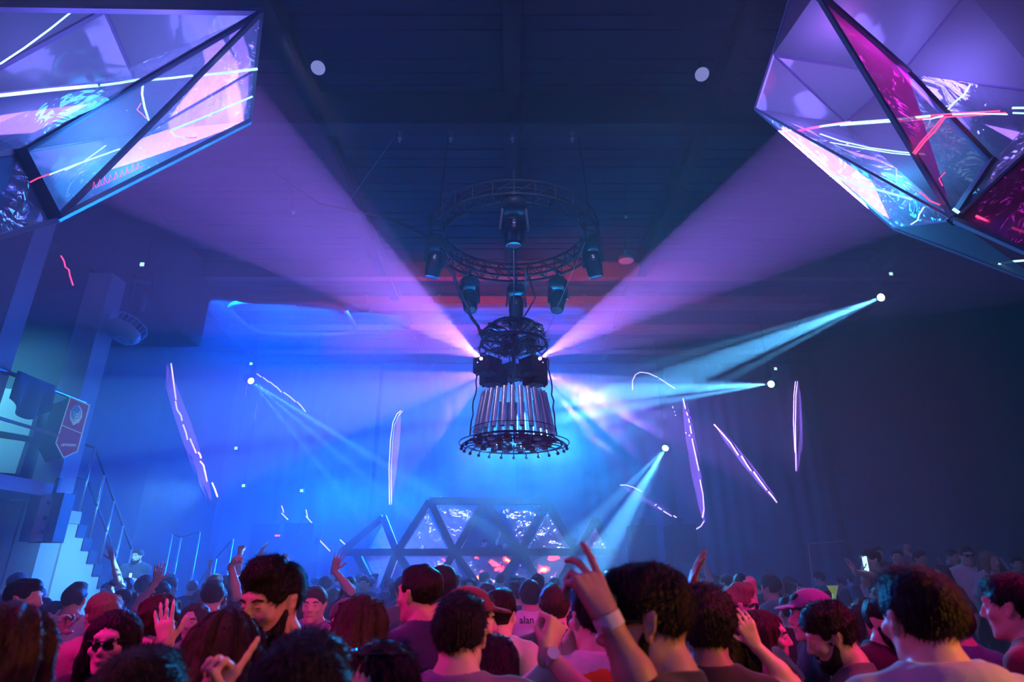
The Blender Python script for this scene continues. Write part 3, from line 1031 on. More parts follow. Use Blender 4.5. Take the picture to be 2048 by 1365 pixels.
e = moving_head(P(288, 548, 11.0), 0.5, 0.5, 'unlit moving head under the left ceiling beside the column', scale=1.25, group=None)
MB().cyl((0, 0, 0.02), (0, 0, 8.95 - e.location.z), .02).build('hanging_bar', M['steel_dark'], None, origin=(0, 0, 0)).parent = e
for (px, py, Y, lab) in ((284, 529, 10.7, 'tiny white light beside the unlit moving head'), (502, 728, 16.8, 'tiny white light above the left cyan beam light'), (1782, 548, 13, 'tiny white light above the high right beam light'), (1551, 738, 15.5, 'tiny white light above the level beam light'), (472, 897, 16, 'tiny white light hanging on a thin line before the left drape'), (487, 972, 16, 'tiny pink light at the lower edge of the left laser fan'), (603, 982, 16.5, 'tiny white light above the left speaker stack')):
    p = P(px, py, Y)
    e = empty('indicator_light', p, lab, 'light')
    MB().box(p, (0.07, 0.03, 0.07)).build('lens', M['laser_cyan'], e)
    MB().box(p + Vector((0, .035, 0)), (0.1, 0.04, 0.1)).build('housing', M['black'], e)
    MB().cyl(p + Vector((0, .035, 0)), (p.x, p.y + .035, 8.98), .004, n=4).build('line', M['steel_dark'], e)

# ================================================================== BIG CRYSTAL CHANDELIERS OF FILM AND FRAME
def film(pts, mt, parent, name='film_panel', sub=5, wr=0.02, seed=0, label=None):
    """triangle panel with wrinkled subdivided surface"""
    a, b, c = [Vector(p) for p in pts]
    n = sub
    rr = random.Random(seed)
    idx = {}
    vs, fs = [], []
    nn = (b - a).cross(c - a).normalized()
    for i in range(n + 1):
        for j in range(n + 1 - i):
            u_, v_ = i / n, j / n
            w_ = 1 - u_ - v_
            p = a * w_ + b * u_ + c * v_
            e = min(u_, v_, w_) * 3
            p = p + nn * (rr.uniform(-wr, wr) * min(1, e * 2))
            idx[i, j] = len(vs)
            vs.append(p)
    for i in range(n):
        for j in range(n - i):
            fs.append([idx[i, j], idx[i + 1, j], idx[i, j + 1]])
            if i + j < n - 1:
                fs.append([idx[i + 1, j], idx[i + 1, j + 1], idx[i, j + 1]])
    o = MB().add(vs, fs, True).build(name, mt, parent)
    if label:
        o['label'] = label
    return o


M['cframe'] = mat('chandelier_frame', (0.13, 0.10, 0.24), 0.45, 0.2)
M['cframe2'] = mat('chandelier_frame_pale', (0.45, 0.44, 0.65), 0.4, 0.2)


def chandelier(name_label, V, films, bars, traces, origin):
    e = empty('crystal_chandelier', origin, name_label, 'chandelier', 'faceted film chandeliers')
    for k, (t, mt) in enumerate(films):
        film([V[q] for q in t], M[mt], e, seed=k, wr=0.012 if mt == 'milky' else 0.04, sub=4 if mt == 'milky' else 7,
             label={'pinklit_film': 'film panel tinted by magenta laser light'}.get(mt))
    for (a, b, w, mt) in bars:
        MB().bar(V[a], V[b], w, w * .7).build('frame_bar', M[mt], e)
    for (pts, r, mt) in traces:
        m_ = MB()
        m_.tube(pts, r, 5)
        m_.build('laser_trace', M[mt], e)  # laser light hitting the panels, modelled as glowing tubes
    return e


# left one
V = dict(A=P(524, 24, 4.6), C=P(500, 243, 5.2), D=P(112, 440, 4.5), H=P(42, 305, 4.3), E=P(-40, 486, 4.0), N=P(-120, 200, 4.9),
         Mm=P(270, 158, 5.5), T1=P(210, 20, 4.9), T0=P(-160, 14, 4.4), L=P(-200, 330, 3.7), B=P(515, 138, 4.95), G=P(300, 262, 5.4),
         K=P(345, 262, 5.4))
films = [(('T0', 'T1', 'N'), 'milky'), (('T1', 'Mm', 'N'), 'milky'), (('T1', 'A', 'Mm'), 'milky'), (('A', 'B', 'Mm'), 'milky'),
         (('B', 'C', 'G'), 'milky'), (('Mm', 'B', 'G'), 'milky'), (('Mm', 'G', 'H'), 'milky'), (('N', 'Mm', 'H'), 'milky'),
         (('G', 'C', 'D'), 'milky'), (('H', 'G', 'D'), 'milky'), (('N', 'H', 'E'), 'milky'),
         (('A', 'C', 'D'), 'foil'), (('A', 'D', 'H'), 'foil'), (('H', 'D', 'E'), 'foil'), (('L', 'H', 'A'), 'foil'), (('L', 'E', 'H'), 'foil')]
f = 0.035
bars = [('A', 'H', .05, 'cframe'), ('A', 'D', .045, 'cframe2'), ('A', 'C', .035, 'cframe2'), ('C', 'D', .06, 'cframe2'), ('D', 'E', .06, 'cframe2'), ('H', 'D', .13, 'cframe'),
        ('T0', 'A', .06, 'cframe'), ('T1', 'N', .045, 'cframe'), ('T1', 'Mm', .045, 'cframe'), ('H', 'L', .06, 'cframe2'), ('G', 'H', .02, 'cframe'), ('G', 'B', .025, 'cframe'), ('Mm', 'N', .025, 'cframe2')]


def trace(px, Y0, Y1, jit=0.0, seed=0, n=1):
    """world polyline through pixel points, depth blending from Y0 to Y1"""
    rr = random.Random(seed)
    out = []
    m_ = len(px) - 1
    for i, (x, y) in enumerate(px):
        out.append(P(x + rr.uniform(-jit, jit), y + rr.uniform(-jit, jit), Y0 + (Y1 - Y0) * i / m_))
    return out


tr = [(trace([(-60, 197), (20, 189), (100, 180), (196, 171)], 4.55, 4.95), .017, 'laser_cyan'),
      (trace([(202, 171), (240, 166), (280, 159)], 4.95, 5.2), .013, 'laser_cyan'),
      (trace([(300, 160), (345, 156), (385, 151)], 5.1, 4.95), .012, 'laser_cyan'),
      (trace([(393, 152), (450, 146), (514, 138)], 4.9, 4.7), .013, 'laser_cyan'),
      (trace([(343, 260), (400, 238), (460, 212), (505, 193)], 5.0, 4.85), .009, 'laser_cyan'),
      (trace([(286, 166), (284, 188), (289, 215), (297, 240)], 5.0, 4.9), .011, 'laser_cyan'),
      (trace([(98, 350), (150, 330), (240, 298)], 4.2, 4.3), .006, 'laser_cyan'),
      (trace([(130, 341), (165, 325), (212, 291)], 4.2, 4.3), .004, 'laser_cyan'),
      (trace([(0, 128), (50, 95), (100, 58), (145, 22)], 4.5, 4.6), .008, 'laser_cyan'),
      (trace([(282, 207), (274, 220), (284, 228), (292, 237)], 4.9, 4.9), .005, 'laser_red'),
      (trace([(340, 262), (350, 272), (372, 277), (392, 274)], 4.9, 4.9), .005, 'laser_cyan'),
      (trace([(370, 275), (380, 276), (393, 275)], 4.88, 4.88), .005, 'laser_red'),
      (trace([(60, 365), (75, 357), (100, 348)], 4.15, 4.15), .005, 'laser_red')]
rr = random.Random(5)
for k in range(9):
    x0 = 185 + k * 11
    y0 = 378 - k * 5
    pl = [(x0, y0), (x0 + 3, y0 - 14), (x0 + 7, y0 - 2), (x0 + 15, y0 - 7)]
    tr.append((trace(pl, 4.45, 4.45, 1, k), .0022, 'laser_red'))
chandelier('large faceted crystal chandelier of milky and clear film at upper left', V, films, bars, tr, V['D'])

# right one
V = dict(T=P(1583, -10, 4.6), K=P(1546, 110, 4.9), L=P(1511, 218, 5.1), X=P(1597, 246, 5.3), Q=P(1787, 456, 5.0), W=P(2100, 575, 4.6),
         S=P(1632, -14, 4.0), J=P(1816, 148, 4.3), H=P(1984, 325, 4.2), G=P(1909, 440, 4.1), Jt=P(1935, -16, 4.9), Jr=P(2110, 190, 4.9),
         R1=P(1690, 245, 5.5), R0=P(2110, -20, 4.9), Z=P(2110, 530, 3.9), Y=P(2110, 255, 3.6), U=P(1655, 340, 5.3), Jb=P(1800, 150, 5.2))
films = [(('S', 'T', 'K'), 'milky'), (('S', 'K', 'Jb'), 'milky'), (('K', 'L', 'X'), 'milky'), (('K', 'X', 'R1'), 'milky'), (('K', 'R1', 'Jb'), 'milky'),
         (('S', 'Jb', 'Jt'), 'milky'), (('Jt', 'Jb', 'Jr'), 'milky'), (('Jt', 'Jr', 'R0'), 'milky'),
         (('L', 'Q', 'R1'), 'milky'), (('R1', 'Q', 'G'), 'milky'), (('Jb', 'R1', 'H'), 'milky'), (('R1', 'G', 'H'), 'milky'), (('Q', 'W', 'G'), 'milky'),
         (('Jb', 'H', 'Jr'), 'milky'),
         (('S', 'J', 'G'), 'pinklit_film'), (('J', 'H', 'G'), 'foil'), (('L', 'R1', 'G'), 'foil'), (('L', 'Q', 'G'), 'foil'),
         (('J', 'Jr', 'H'), 'foil'), (('H', 'Y', 'G'), 'foil'), (('G', 'Y', 'Z'), 'pinklit_film'), (('H', 'Jr', 'Y'), 'foil')]
bars = [('S', 'J', .07, 'cframe'), ('J', 'H', .06, 'cframe'), ('S', 'G', .04, 'cframe2'), ('T', 'K', .035, 'cframe2'), ('K', 'L', .035, 'cframe2'),
        ('L', 'Q', .03, 'cframe2'), ('Q', 'W', .04, 'cframe2'), ('L', 'G', .03, 'cframe2'), ('K', 'Jb', .035, 'cframe'), ('K', 'R1', .028, 'cframe'),
        ('Jb', 'Jt', .04, 'cframe'), ('Jb', 'Jr', .035, 'cframe'), ('R1', 'Jb', .03, 'cframe'), ('H', 'G', .10, 'cframe'), ('G', 'Z', .05, 'cframe2'),
        ('G', 'Y', .03, 'cframe2'), ('Q', 'G', .02, 'cframe2'), ('R0', 'Jr', .05, 'cframe')]
tr = [(trace([(1595, 262), (1625, 256), (1660, 250), (1700, 244)], 4.9, 4.8), .011, 'laser_red'),
      (trace([(1640, 253), (1700, 246), (1780, 240), (1860, 232)], 4.8, 4.1), .010, 'laser_cyan'),
      (trace([(1680, 251), (1760, 245), (1860, 238), (1885, 232)], 4.6, 4.05), .007, 'laser_cyan'),
      (trace([(1790, 243), (1850, 236), (1930, 232), (2012, 226)], 4.3, 4.0), .007, 'laser_red'),
      (trace([(1800, 238), (1860, 231), (1930, 226), (2000, 222)], 4.3, 4.0), .006, 'laser_red'),
      (trace([(1905, 229), (1950, 227), (2015, 229)], 4.05, 4.0), .006, 'laser_cyan'),
      (trace([(2025, 216), (2080, 216)], 3.9, 3.9), .009, 'laser_cyan'),
      (trace([(2026, 226), (2080, 228)], 3.9, 3.9), .007, 'laser_cyan'),
      (trace([(1890, 235), (1870, 262), (1850, 282), (1830, 308)], 4.0, 4.0), .008, 'laser_red'),
      (trace([(1884, 236), (1862, 262), (1842, 284), (1826, 306)], 4.0, 4.0), .006, 'laser_red'),
      (trace([(1940, 170), (1928, 190), (1908, 205), (1897, 218)], 4.2, 4.1), .008, 'laser_cyan'),
      (trace([(1560, 263), (1582, 261)], 4.85, 4.85), .008, 'laser_cyan'),
      (trace([(1622, 284), (1632, 288)], 4.85, 4.85), .010, 'laser_cyan'),
      (trace([(1638, 292), (1648, 297)], 4.85, 4.85), .010, 'laser_cyan'),
      (trace([(1660, 351), (1720, 370), (1780, 387), (1824, 399)], 4.85, 4.5), .011, 'laser_cyan'),
      (trace([(1660, 285), (1720, 296), (1780, 306), (1820, 310)], 4.8, 4.3), .005, 'laser_cyan'),
      (trace([(1640, 268), (1680, 282), (1740, 296), (1800, 304), (1850, 309)], 4.8, 4.3), .006, 'laser_cyan'),
      (trace([(1848, 414), (1838, 430), (1836, 440), (1822, 449)], 4.3, 4.3), .006, 'laser_cyan'),
      (trace([(1952, 432), (1978, 444)], 4.0, 4.0), .009, 'laser_red'),
      (trace([(2024, 456), (2060, 468)], 4.0, 4.0), .010, 'laser_red'),
      (trace([(1998, 528), (2030, 523), (2080, 519)], 4.6, 4.6), .010, 'laser_cyan'),
      (trace([(1906, 418), (1918, 426)], 4.0, 4.0), .012, 'laser_cyan'),
      (trace([(1840, 385), (1850, 392), (1860, 402), (1880, 410)], 4.1, 4.1), .006, 'laser_red'),
      (trace([(1890, 345), (1878, 358), (1885, 372)], 4.0, 4.0), .004, 'laser_red')]
chandelier('large faceted crystal chandelier of milky, clear and magenta-lit film at upper right', V, films, bars, tr, V['G'])

# ================================================================== DJ BOOTH OF TRIANGLES
YB0 = 14.9
bo = empty('dj_booth', P(1010, 1180, YB0), 'black triangular-lattice booth front filled with shiny crumpled film', 'booth')


def C7(x, y):
    return (700 + x * .29297, 980 + y * .29297)


def Q(x, y, Y=YB0):
    a, b = C7(x, y)
    return P(a, b, Y)


Yw = YB0 + 0.5
top = [Q(545, 78), Q(925, 78), Q(1340, 78)]
mid = [Q(-60, 428, Yw), Q(320, 428), Q(715, 428), Q(1165, 428), Q(1545, 428), Q(1790, 428, Yw)]
bot = [Q(200, 745), Q(535, 745), Q(940, 745), Q(1370, 745), Q(1600, 745, Yw)]
apL, apR = Q(228, 190, Yw), Q(1675, 200, Yw)
BW = 0.22
bl = [(top[0], top[1]), (top[1], top[2]), (mid[0], mid[1]), (mid[1], mid[2]), (mid[2], mid[3]), (mid[3], mid[4]), (mid[4], mid[5]),
      (mid[1], top[0]), (top[0], mid[2]), (mid[2], top[1]), (top[1], mid[3]), (mid[3], top[2]), (top[2], mid[4]),
      (mid[0], apL), (apL, mid[1]), (mid[4], apR), (apR, mid[5]),
      (mid[0] + Vector((.35, 0, 0)), bot[0]), (bot[0], mid[1]), (mid[1], bot[1]), (bot[1], mid[2]), (mid[2], bot[2]), (bot[2], mid[3]), (mid[3], bot[3]), (bot[3], mid[4])]
for k, (a, b) in enumerate(bl):
    w = BW if k < 7 else (0.10 if 13 <= k <= 16 else 0.17)
    MB().bar(a, b, 0.16, w, up=(0, 1, 0)).build('frame_bar', M['frame_bar'], bo)


def bfoil(px, Y=YB0 + .06, seed=0, mt='boothfoil', ftop=True):
    pts = [Q(a, b, Y) for a, b in px]
    return film(pts, M[mt], bo, name='film_panel', sub=10, wr=0.075, seed=seed)


tri = [[(575, 92), (875, 92), (718, 370)], [(1012, 92), (1312, 92), (1165, 370)], [(520, 125), (355, 405), (665, 405)],
       [(1365, 120), (1215, 400), (1528, 400)], [(105, 455), (300, 455), (205, 700)], [(355, 455), (665, 455), (520, 740)],
       [(770, 455), (1112, 455), (945, 780)], [(1218, 455), (1528, 455), (1370, 740)], [(715, 485), (590, 740), (840, 740)],
       [(1165, 490), (1040, 740), (1290, 740)]]
for k, t in enumerate(tri):
    if k < 7:
        pass
    bfoil(t, seed=20 + k)
bfoil([(228, 230), (130, 405), (320, 405)], Yw + .05, 40)
bfoil([(1675, 220), (1588, 405), (1768, 405)], Yw + .05, 41)
# dotted LED edge on the right triangle
a, b, c_ = Q(1365, 128, YB0 - .03), Q(1505, 362, YB0 - .03), Q(1230, 380, YB0 - .03)
ld = MB()
for i in range(24):
    ld.sphere(a.lerp(b, i / 23), 0.013, 6, 4)
for i in range(20):
    ld.sphere(a.lerp(c_, i / 19), 0.008, 6, 4)
ld.build('led_strip', M['laser_cyan'], bo)
for x in (620, 1262):
    MB().cyl(Q(x, 75), Q(x, 45), 0.03, 0.02).build('finial', M['steel'], bo)
# red and amber reflections painted as glowing patches on the lower film
rl = random.Random(8)
for k, (x, y, r) in enumerate([(868, 604, .13), (1075, 482, .12), (1320, 548, .15), (1180, 634, .10), (1385, 468, .15), (985, 505, .13), (860, 465, .05), (640, 480, .05), (1010, 545, .09)]):
    c0 = Q(x, y, YB0 - .01)
    pts = []
    for i in range(14):
        t = 2 * math.pi * i / 14
        q_ = r * (1 + rl.uniform(-.3, .3))
        pts.append(c0 + Vector((q_ * math.cos(t), 0, q_ * .42 * math.sin(t) + q_ * .3 * math.cos(t) * (-1 if k % 2 else .5))))
    MB().prism(pts, (0, .01, 0)).build('red_reflection', M['glow_red'], bo)
    if k in (0, 2, 3, 1):
        MB().prism([c0 + (p_ - c0) * .55 + Vector((0, -.008, 0)) for p_ in pts], (0, .006, 0)).build('red_reflection', M['amber_reflection'], bo)
# DJ table with mixer and two decks
dt = empty('dj_table', (-.1, 15.9, 1.1), 'dark table behind the middle opening of the booth', 'table')
MB().box((0.05, 15.75, 2.02), (1.7, 0.7, 0.05)).build('table_top', M['black'], dt)
for (x, y) in ((-.75, 15.45), (.85, 15.45), (-.75, 16.05), (.85, 16.05)):
    MB().bar((x, y, 1.1), (x, y, 2.0), .05).build('leg', M['steel_dark'], dt)
for k, x in enumerate((-.45, .55)):
    e = empty('dj_deck', (x, 15.72, 2.045), ('media deck on the left of the mixer', 'media deck on the right of the mixer')[k], 'deck')
    MB().box((x, 15.72, 2.08), (.34, .42, .07)).build('body', M['blackgloss'], e)
    MB().cyl((x, 15.66, 2.115), (x, 15.66, 2.13), .11, n=20).build('jog_wheel', M['steel'], e)
e = empty('dj_mixer', (.05, 15.72, 2.045), 'mixer between the two media decks', 'mixer')
MB().box((.05, 15.72, 2.09), (.34, .42, .09)).build('body', M['blackgloss'], e)
for i in range(4):
    MB().cyl((-.06 + i * .07, 15.78, 2.135), (-.06 + i * .07, 15.78, 2.155), .014, n=8).build('knob', M['steel'], e)

# dark box behind the opening
MB().prism([Q(925, 100, 16.85), Q(700, 440, 16.85), Q(1170, 440, 16.85)], (0, .05, 0)).build('back_cloth', M['black'], bo)


# unseen fill lights added to brighten the booth film from behind, front and above
for x in (-2.1, 2.1):
    area('booth_back_fill', (x, 15.6, 2.3), (x, 14.9, 2.3), (0.45, 0.42, 1.0), 24, 2.2, 1.6, 120)
area('booth_front_fill', (0.0, 4.2, 8.6), (0.0, 14.9, 2.6), (0.45, 0.45, 1.0), 22, 6.0, 0.35, 26)
area('booth_top_fill', (0.0, 12.9, 4.6), (0.0, 14.95, 2.6), (0.40, 0.42, 1.0), 30, 2.6, 0.2, 60)

# -------- speaker stacks
def loudspeaker(px0, px1, py0, py1, Y, label, n=2, small=None, base=0.0):
    A, B_ = P(px0, py0, Y), P(px1, py0, Y)
    w = B_.x - A.x
    top_ = A.z
    cx = (A.x + B_.x) / 2
    h = (top_ - base) / n
    d = 0.7
    for k in range(n):
        z0 = base + k * h
        lab = label[k]
        e = empty('loudspeaker', (cx, Y + d / 2, z0), lab, 'loudspeaker', 'speaker stacks beside the booth')
        MB().box((cx, Y + d / 2 + .02, z0 + h / 2), (w, d, h - .02)).build('cabinet', M['black'], e)
        MB().box((cx, Y + .005, z0 + h / 2), (w * .92, .03, h * .90)).build('grille', M['grille'], e)
        for sx in (-1, 1):
            MB().bar((cx + sx * (w / 2 + .005), Y + .3, z0 + h * .45), (cx + sx * (w / 2 + .005), Y + .3, z0 + h * .6), .02, .12).build('handle', M['steel_dark'], e)
    return cx, top_, w


for (x0, x1, y0, nm, n) in ((570, 628, 1046, 'inner left', 3), (506, 560, 1048, 'outer left', 3), (1262, 1312, 1050, 'inner right', 3), (1338, 1392, 1049, 'outer right', 3)):
    labs = ['bottom box of the %s speaker stack' % nm, 'middle box of the %s speaker stack' % nm, 'top box of the %s speaker stack' % nm]
    cx, tz, w = loudspeaker(x0, x1, y0, 0, 17.2, labs, n)
    if x0 > 1200:
        e = empty('small_speaker', (cx, 17.5, tz), 'small upright speaker standing on the %s stack' % nm, 'loudspeaker')
        MB().box((cx, 17.5, tz + .09), (.17, .2, .20)).build('cabinet', M['black'], e)
        MB().box((cx, 17.39, tz + .09), (.14, .015, .16)).build('grille', M['grille'], e)
p = P(555, 1072, 17.17)
MB().box(p, (.13, .02, .035)).build('red_display', M['glow_red'], label='small red glowing strip on the outer left speaker stack', cat='light')

# thin pole right of the floor, edge of a platform at right
ep = empty('raised_platform', (7.0, 8.6, 0), 'low dark guest platform along the right side', 'platform')
MB().box((7.0, 8.9, .33), (5.4, 6.4, .06)).build('deck', M['black'], ep)
MB().box((4.32, 8.9, .15), (.04, 6.4, .29)).build('side_panel', M['black'], ep)
for y in (6.0, 8.9, 11.8):
    for x in (4.5, 9.4):
        MB().bar((x, y, 0), (x, y, .30), .08).build('leg', M['black'], ep)
tb = empty('platform_frame', P(1619, 1160, 12.9), 'thin blue-lit frame corner at the left end of the guest platform', 'frame')
MB().bar(P(1619, 1090, 12.8), P(1637, 1250, 12.8), .04).build('post', M['steel'], tb)
MB().bar(P(1619, 1088, 12.8), P(1690, 1083, 12.8), .05, .03).build('top_bar', M['steel'], tb)


# -------- laser light on the drapes, drawn as glowing tubes
def ltrace(segs, label, r=0.018, Y=19.42, m_='laser_white', dash=None):
    mb = MB()
    for s in segs:
        mb.tube([P(x, y, Y) for x, y in s], r, 5)
    return mb.build('laser_line', M[m_], label=label, cat='laser light', group='laser lines traced on the drapes')


ltrace([[(342, 727), (347, 765), (352, 800)], [(351, 803), (354, 820), (362, 832), (364, 842)], [(366, 850), (372, 866), (375, 880)], [(380, 878), (386, 892), (392, 907)],
        [(396, 905), (400, 910), (402, 917)], [(400, 923), (407, 931), (411, 950), (414, 964)], [(424, 966), (430, 980), (435, 995)]], 'long jagged laser line down the left drape', .024)
ltrace([[(514, 748), (523, 755)], [(526, 755), (538, 765)], [(540, 764), (551, 774)], [(552, 773), (563, 785)], [(567, 785), (580, 794), (591, 804)], [(594, 804), (602, 812), (611, 824)]], 'dashed laser line running down right from the left cyan beam light', .018)
ltrace([[(802, 822), (794, 828), (786, 845), (781, 880), (778, 940), (779, 1010)]], 'tall hooked laser line left of the pipe crown', .016)
ltrace([[(806, 822), (797, 832), (789, 850), (785, 885), (782, 940), (783, 1010)]], 'inner twin of the tall hooked laser line', .008)
ltrace([[(1265, 780), (1265, 762), (1271, 750), (1280, 745), (1297, 747), (1315, 755), (1335, 768), (1350, 778)]], 'curved laser arch right of the laser rig', .018)
ltrace([[(1366, 797), (1371, 818)], [(1373, 825), (1376, 832)], [(1377, 838), (1379, 846)], [(1380, 852), (1383, 868)], [(1384, 878), (1392, 915), (1398, 942)], [(1400, 960), (1406, 990), (1408, 1020), (1405, 1036)], [(1408, 1043), (1402, 1053), (1392, 1059)]], 'long laser line sweeping down to a hook at right', .020)
ltrace([[(1345, 813), (1346, 817)], [(1349, 823), (1349, 825)], [(1351, 830), (1351, 832)], [(1371, 865), (1373, 868)], [(1378, 870), (1380, 873)]], 'row of laser dots beside the long right line', .018)
ltrace([[(1428, 849), (1445, 868), (1460, 885), (1477, 911)], [(1483, 912), (1495, 932), (1503, 943)], [(1507, 944), (1520, 962), (1534, 981)], [(1537, 984), (1547, 996), (1554, 1006)]], 'diagonal laser line down the right drape', .024)
ltrace([[(1591, 763), (1588, 790), (1587, 840), (1590, 905)], [(1595, 763), (1592, 790), (1591, 850), (1592, 943)]], 'tall double laser line at the far right', .014)
ltrace([[(1240, 971), (1252, 971), (1266, 975), (1284, 984)]], 'short curved laser line above the inner right speaker stack', .016)
ltrace([[(1309, 1012), (1313, 1009)], [(1316, 1015), (1323, 1020)], [(1327, 1023), (1343, 1033)], [(1347, 1032), (1356, 1038)]], 'dashed laser line between the right speaker stacks', .016)
ltrace([[(563, 1012), (566, 1020), (567, 1026)], [(563, 1027), (576, 1040)], [(612, 1020), (615, 1035)], [(612, 1033), (625, 1048)]], 'broken laser zigzag above the left speaker stack', .016)
ltrace([[(628, 1069), (640, 1082), (660, 1103)]], 'slanting laser line right of the left speaker stack', .018)
ltrace([[(680, 1080), (701, 1100)]], 'short slanting laser line left of the booth', .018)
MB().tube([P(122, 512, 9.1), P(128, 522, 9.1), P(131, 535, 9.1), P(138, 540, 9.1), P(140, 552, 9.1), P(146, 571, 9.1)], .012, 5).build('laser_line', M['laser_red'], label='red laser squiggle on the dark bulkhead at left', cat='laser light')  # glowing tube stands in for the red laser light

# ================================================================== PEOPLE (distance-field bodies meshed with surface nets)
def smin(a, b, k):
    h = np.clip(0.5 + 0.5 * (b - a) / k, 0, 1)
    return b * (1 - h) + a * h - k * h * (1 - h)


def smax(a, b, k):
    return -smin(-a, -b, k)


def axis_grid(lo, hi, fine, h0, h1):
    """coordinates from lo to hi; spacing h0 inside fine intervals (list of (a,b)), h1 outside, graded"""
    xs = [lo]
    x = lo
    while x < hi:
        d = min([max(0.0, a - x, x - b) for a, b in fine] + [9.0]) if fine else 9.0
        h = min(h1, h0 + d * 0.35)
        x += h
        xs.append(x)
    return np.array(xs, dtype=np.float32)


class Field:
    def __init__(s, xs, ys, zs):
        s.ax = (xs, ys, zs)
        s.F = np.full((len(xs), len(ys), len(zs)), 0.6, dtype=np.float32)

    def sub(s, lo, hi):
        sl = []
        for a, l, h in zip(s.ax, lo, hi):
            i0 = max(0, int(np.searchsorted(a, l)) - 1)
            i1 = min(len(a), int(np.searchsorted(a, h)) + 1)
            if i1 - i0 < 2:
                return None
            sl.append(slice(i0, i1))
        X = s.ax[0][sl[0]][:, None, None]
        Y = s.ax[1][sl[1]][None, :, None]
        Z = s.ax[2][sl[2]][None, None, :]
        return tuple(sl), X, Y, Z

    def put(s, fn, lo, hi, k=0.02, mode='add', pad=0.10):
        lo = [q - pad for q in lo]
        hi = [q + pad for q in hi]
        r = s.sub(lo, hi)
        if r is None:
            return
        sl, X, Y, Z = r
        d = fn(X, Y, Z)
        cur = s.F[sl]
        if mode == 'add':
            s.F[sl] = smin(cur, d, k)
        elif mode == 'cut':
            s.F[sl] = smax(cur, -d, k)

    def cone(s, a, b, ra, rb, k=0.02, mode='add', sq=None):
        """tapered capsule; sq = (ux,uy,uz, f) squashes along a unit direction by f"""
        a, b = np.array(a, float), np.array(b, float)
        ba = b - a
        L2 = float(ba @ ba) + 1e-12
        R = max(ra, rb) * (sq[3] if sq and sq[3] > 1 else 1)
        lo, hi = np.minimum(a, b) - R, np.maximum(a, b) + R

        def fn(X, Y, Z):
            px, py, pz = X - a[0], Y - a[1], Z - a[2]
            t = np.clip((px * ba[0] + py * ba[1] + pz * ba[2]) / L2, 0, 1)
            qx, qy, qz = px - t * ba[0], py - t * ba[1], pz - t * ba[2]
            if sq:
                w = qx * sq[0] + qy * sq[1] + qz * sq[2]
                c = w * (1 / sq[3] - 1)
                qx, qy, qz = qx + c * sq[0], qy + c * sq[1], qz + c * sq[2]
            return np.sqrt(qx * qx + qy * qy + qz * qz) - (ra + (rb - ra) * t)
        s.put(fn, lo, hi, k, mode)

    def ell(s, c, r, k=0.02, mode='add', M3=None):
        c = np.array(c, float)
        R = max(r)
        m = np.array(M3, float) if M3 is not None else np.eye(3)

        def fn(X, Y, Z):
            px, py, pz = X - c[0], Y - c[1], Z - c[2]
            u_ = px * m[0, 0] + py * m[1, 0] + pz * m[2, 0]
            v_ = px * m[0, 1] + py * m[1, 1] + pz * m[2, 1]
            w_ = px * m[0, 2] + py * m[1, 2] + pz * m[2, 2]
            k0 = np.sqrt((u_ / r[0]) ** 2 + (v_ / r[1]) ** 2 + (w_ / r[2]) ** 2)
            k1 = np.sqrt((u_ / r[0] ** 2) ** 2 + (v_ / r[1] ** 2) ** 2 + (w_ / r[2] ** 2) ** 2) + 1e-9
            return k0 * (k0 - 1) / k1
        s.put(fn, c - R, c + R, k, mode)

    def mesh(s):
        """naive surface nets"""
        F = s.F
        F[0], F[-1], F[:, 0], F[:, -1], F[:, :, 0], F[:, :, -1] = .5, .5, .5, .5, .5, .5
        I = F < 0
        nx, ny, nz = F.shape
        c = [I[a:nx - 1 + a, b:ny - 1 + b, d:nz - 1 + d] for a in (0, 1) for b in (0, 1) for d in (0, 1)]
        cnt = sum(q.astype(np.int8) for q in c)
        act = (cnt > 0) & (cnt < 8)
        cells = np.argwhere(act)
        if len(cells) == 0:
            return np.zeros((0, 3)), np.zeros((0, 4), int)
        idx = -np.ones(act.shape, dtype=np.int64)
        idx[act] = np.arange(len(cells))
        acc = np.zeros((len(cells), 3))
        num = np.zeros(len(cells))
        ci, cj, ck = cells.T
        corner = [(a, b, d) for a in (0, 1) for b in (0, 1) for d in (0, 1)]
        vals = {q: F[ci + q[0], cj + q[1], ck + q[2]] for q in corner}
        for q in corner:
            for axn in range(3):
                if q[axn] == 0:
                    q2 = list(q)
                    q2[axn] = 1
                    q2 = tuple(q2)
                    v0, v1 = vals[q], vals[q2]
                    cr = (v0 < 0) != (v1 < 0)
                    t = np.where(cr, v0 / (v0 - v1 + 1e-20), 0)
                    p = np.array(q, float)[None, :].repeat(len(cells), 0)
                    p[:, axn] = t
                    acc[cr] += p[cr]
                    num[cr] += 1
        loc = acc / num[:, None] + cells
        out = np.empty_like(loc)
        for a in range(3):
            g = s.ax[a]
            out[:, a] = np.interp(loc[:, a], np.arange(len(g)), g)
        quads = []
        for axn in range(3):
            sl0 = [slice(1, -1)] * 3
            sl1 = [slice(1, -1)] * 3
            sl0[axn] = slice(0, -1)
            sl1[axn] = slice(1, None)
            A, B = I[tuple(sl0)], I[tuple(sl1)]
            off = [1, 1, 1]
            off[axn] = 0
            e = np.argwhere(A != B)
            if not len(e):
                continue
            inside = A[tuple(e.T)]
            e = e + np.array(off)
            o1, o2 = [(1, 2), (2, 0), (0, 1)][axn]
            d1, d2 = np.zeros(3, int), np.zeros(3, int)
            d1[o1] = 1
            d2[o2] = 1
            q = [idx[tuple((e - d1 - d2).T)], idx[tuple((e - d2).T)], idx[tuple(e.T)], idx[tuple((e - d1).T)]]
            q = np.stack(q, 1)
            q[~inside] = q[~inside][:, ::-1]
            quads.append(q)
        return out, np.concatenate(quads)


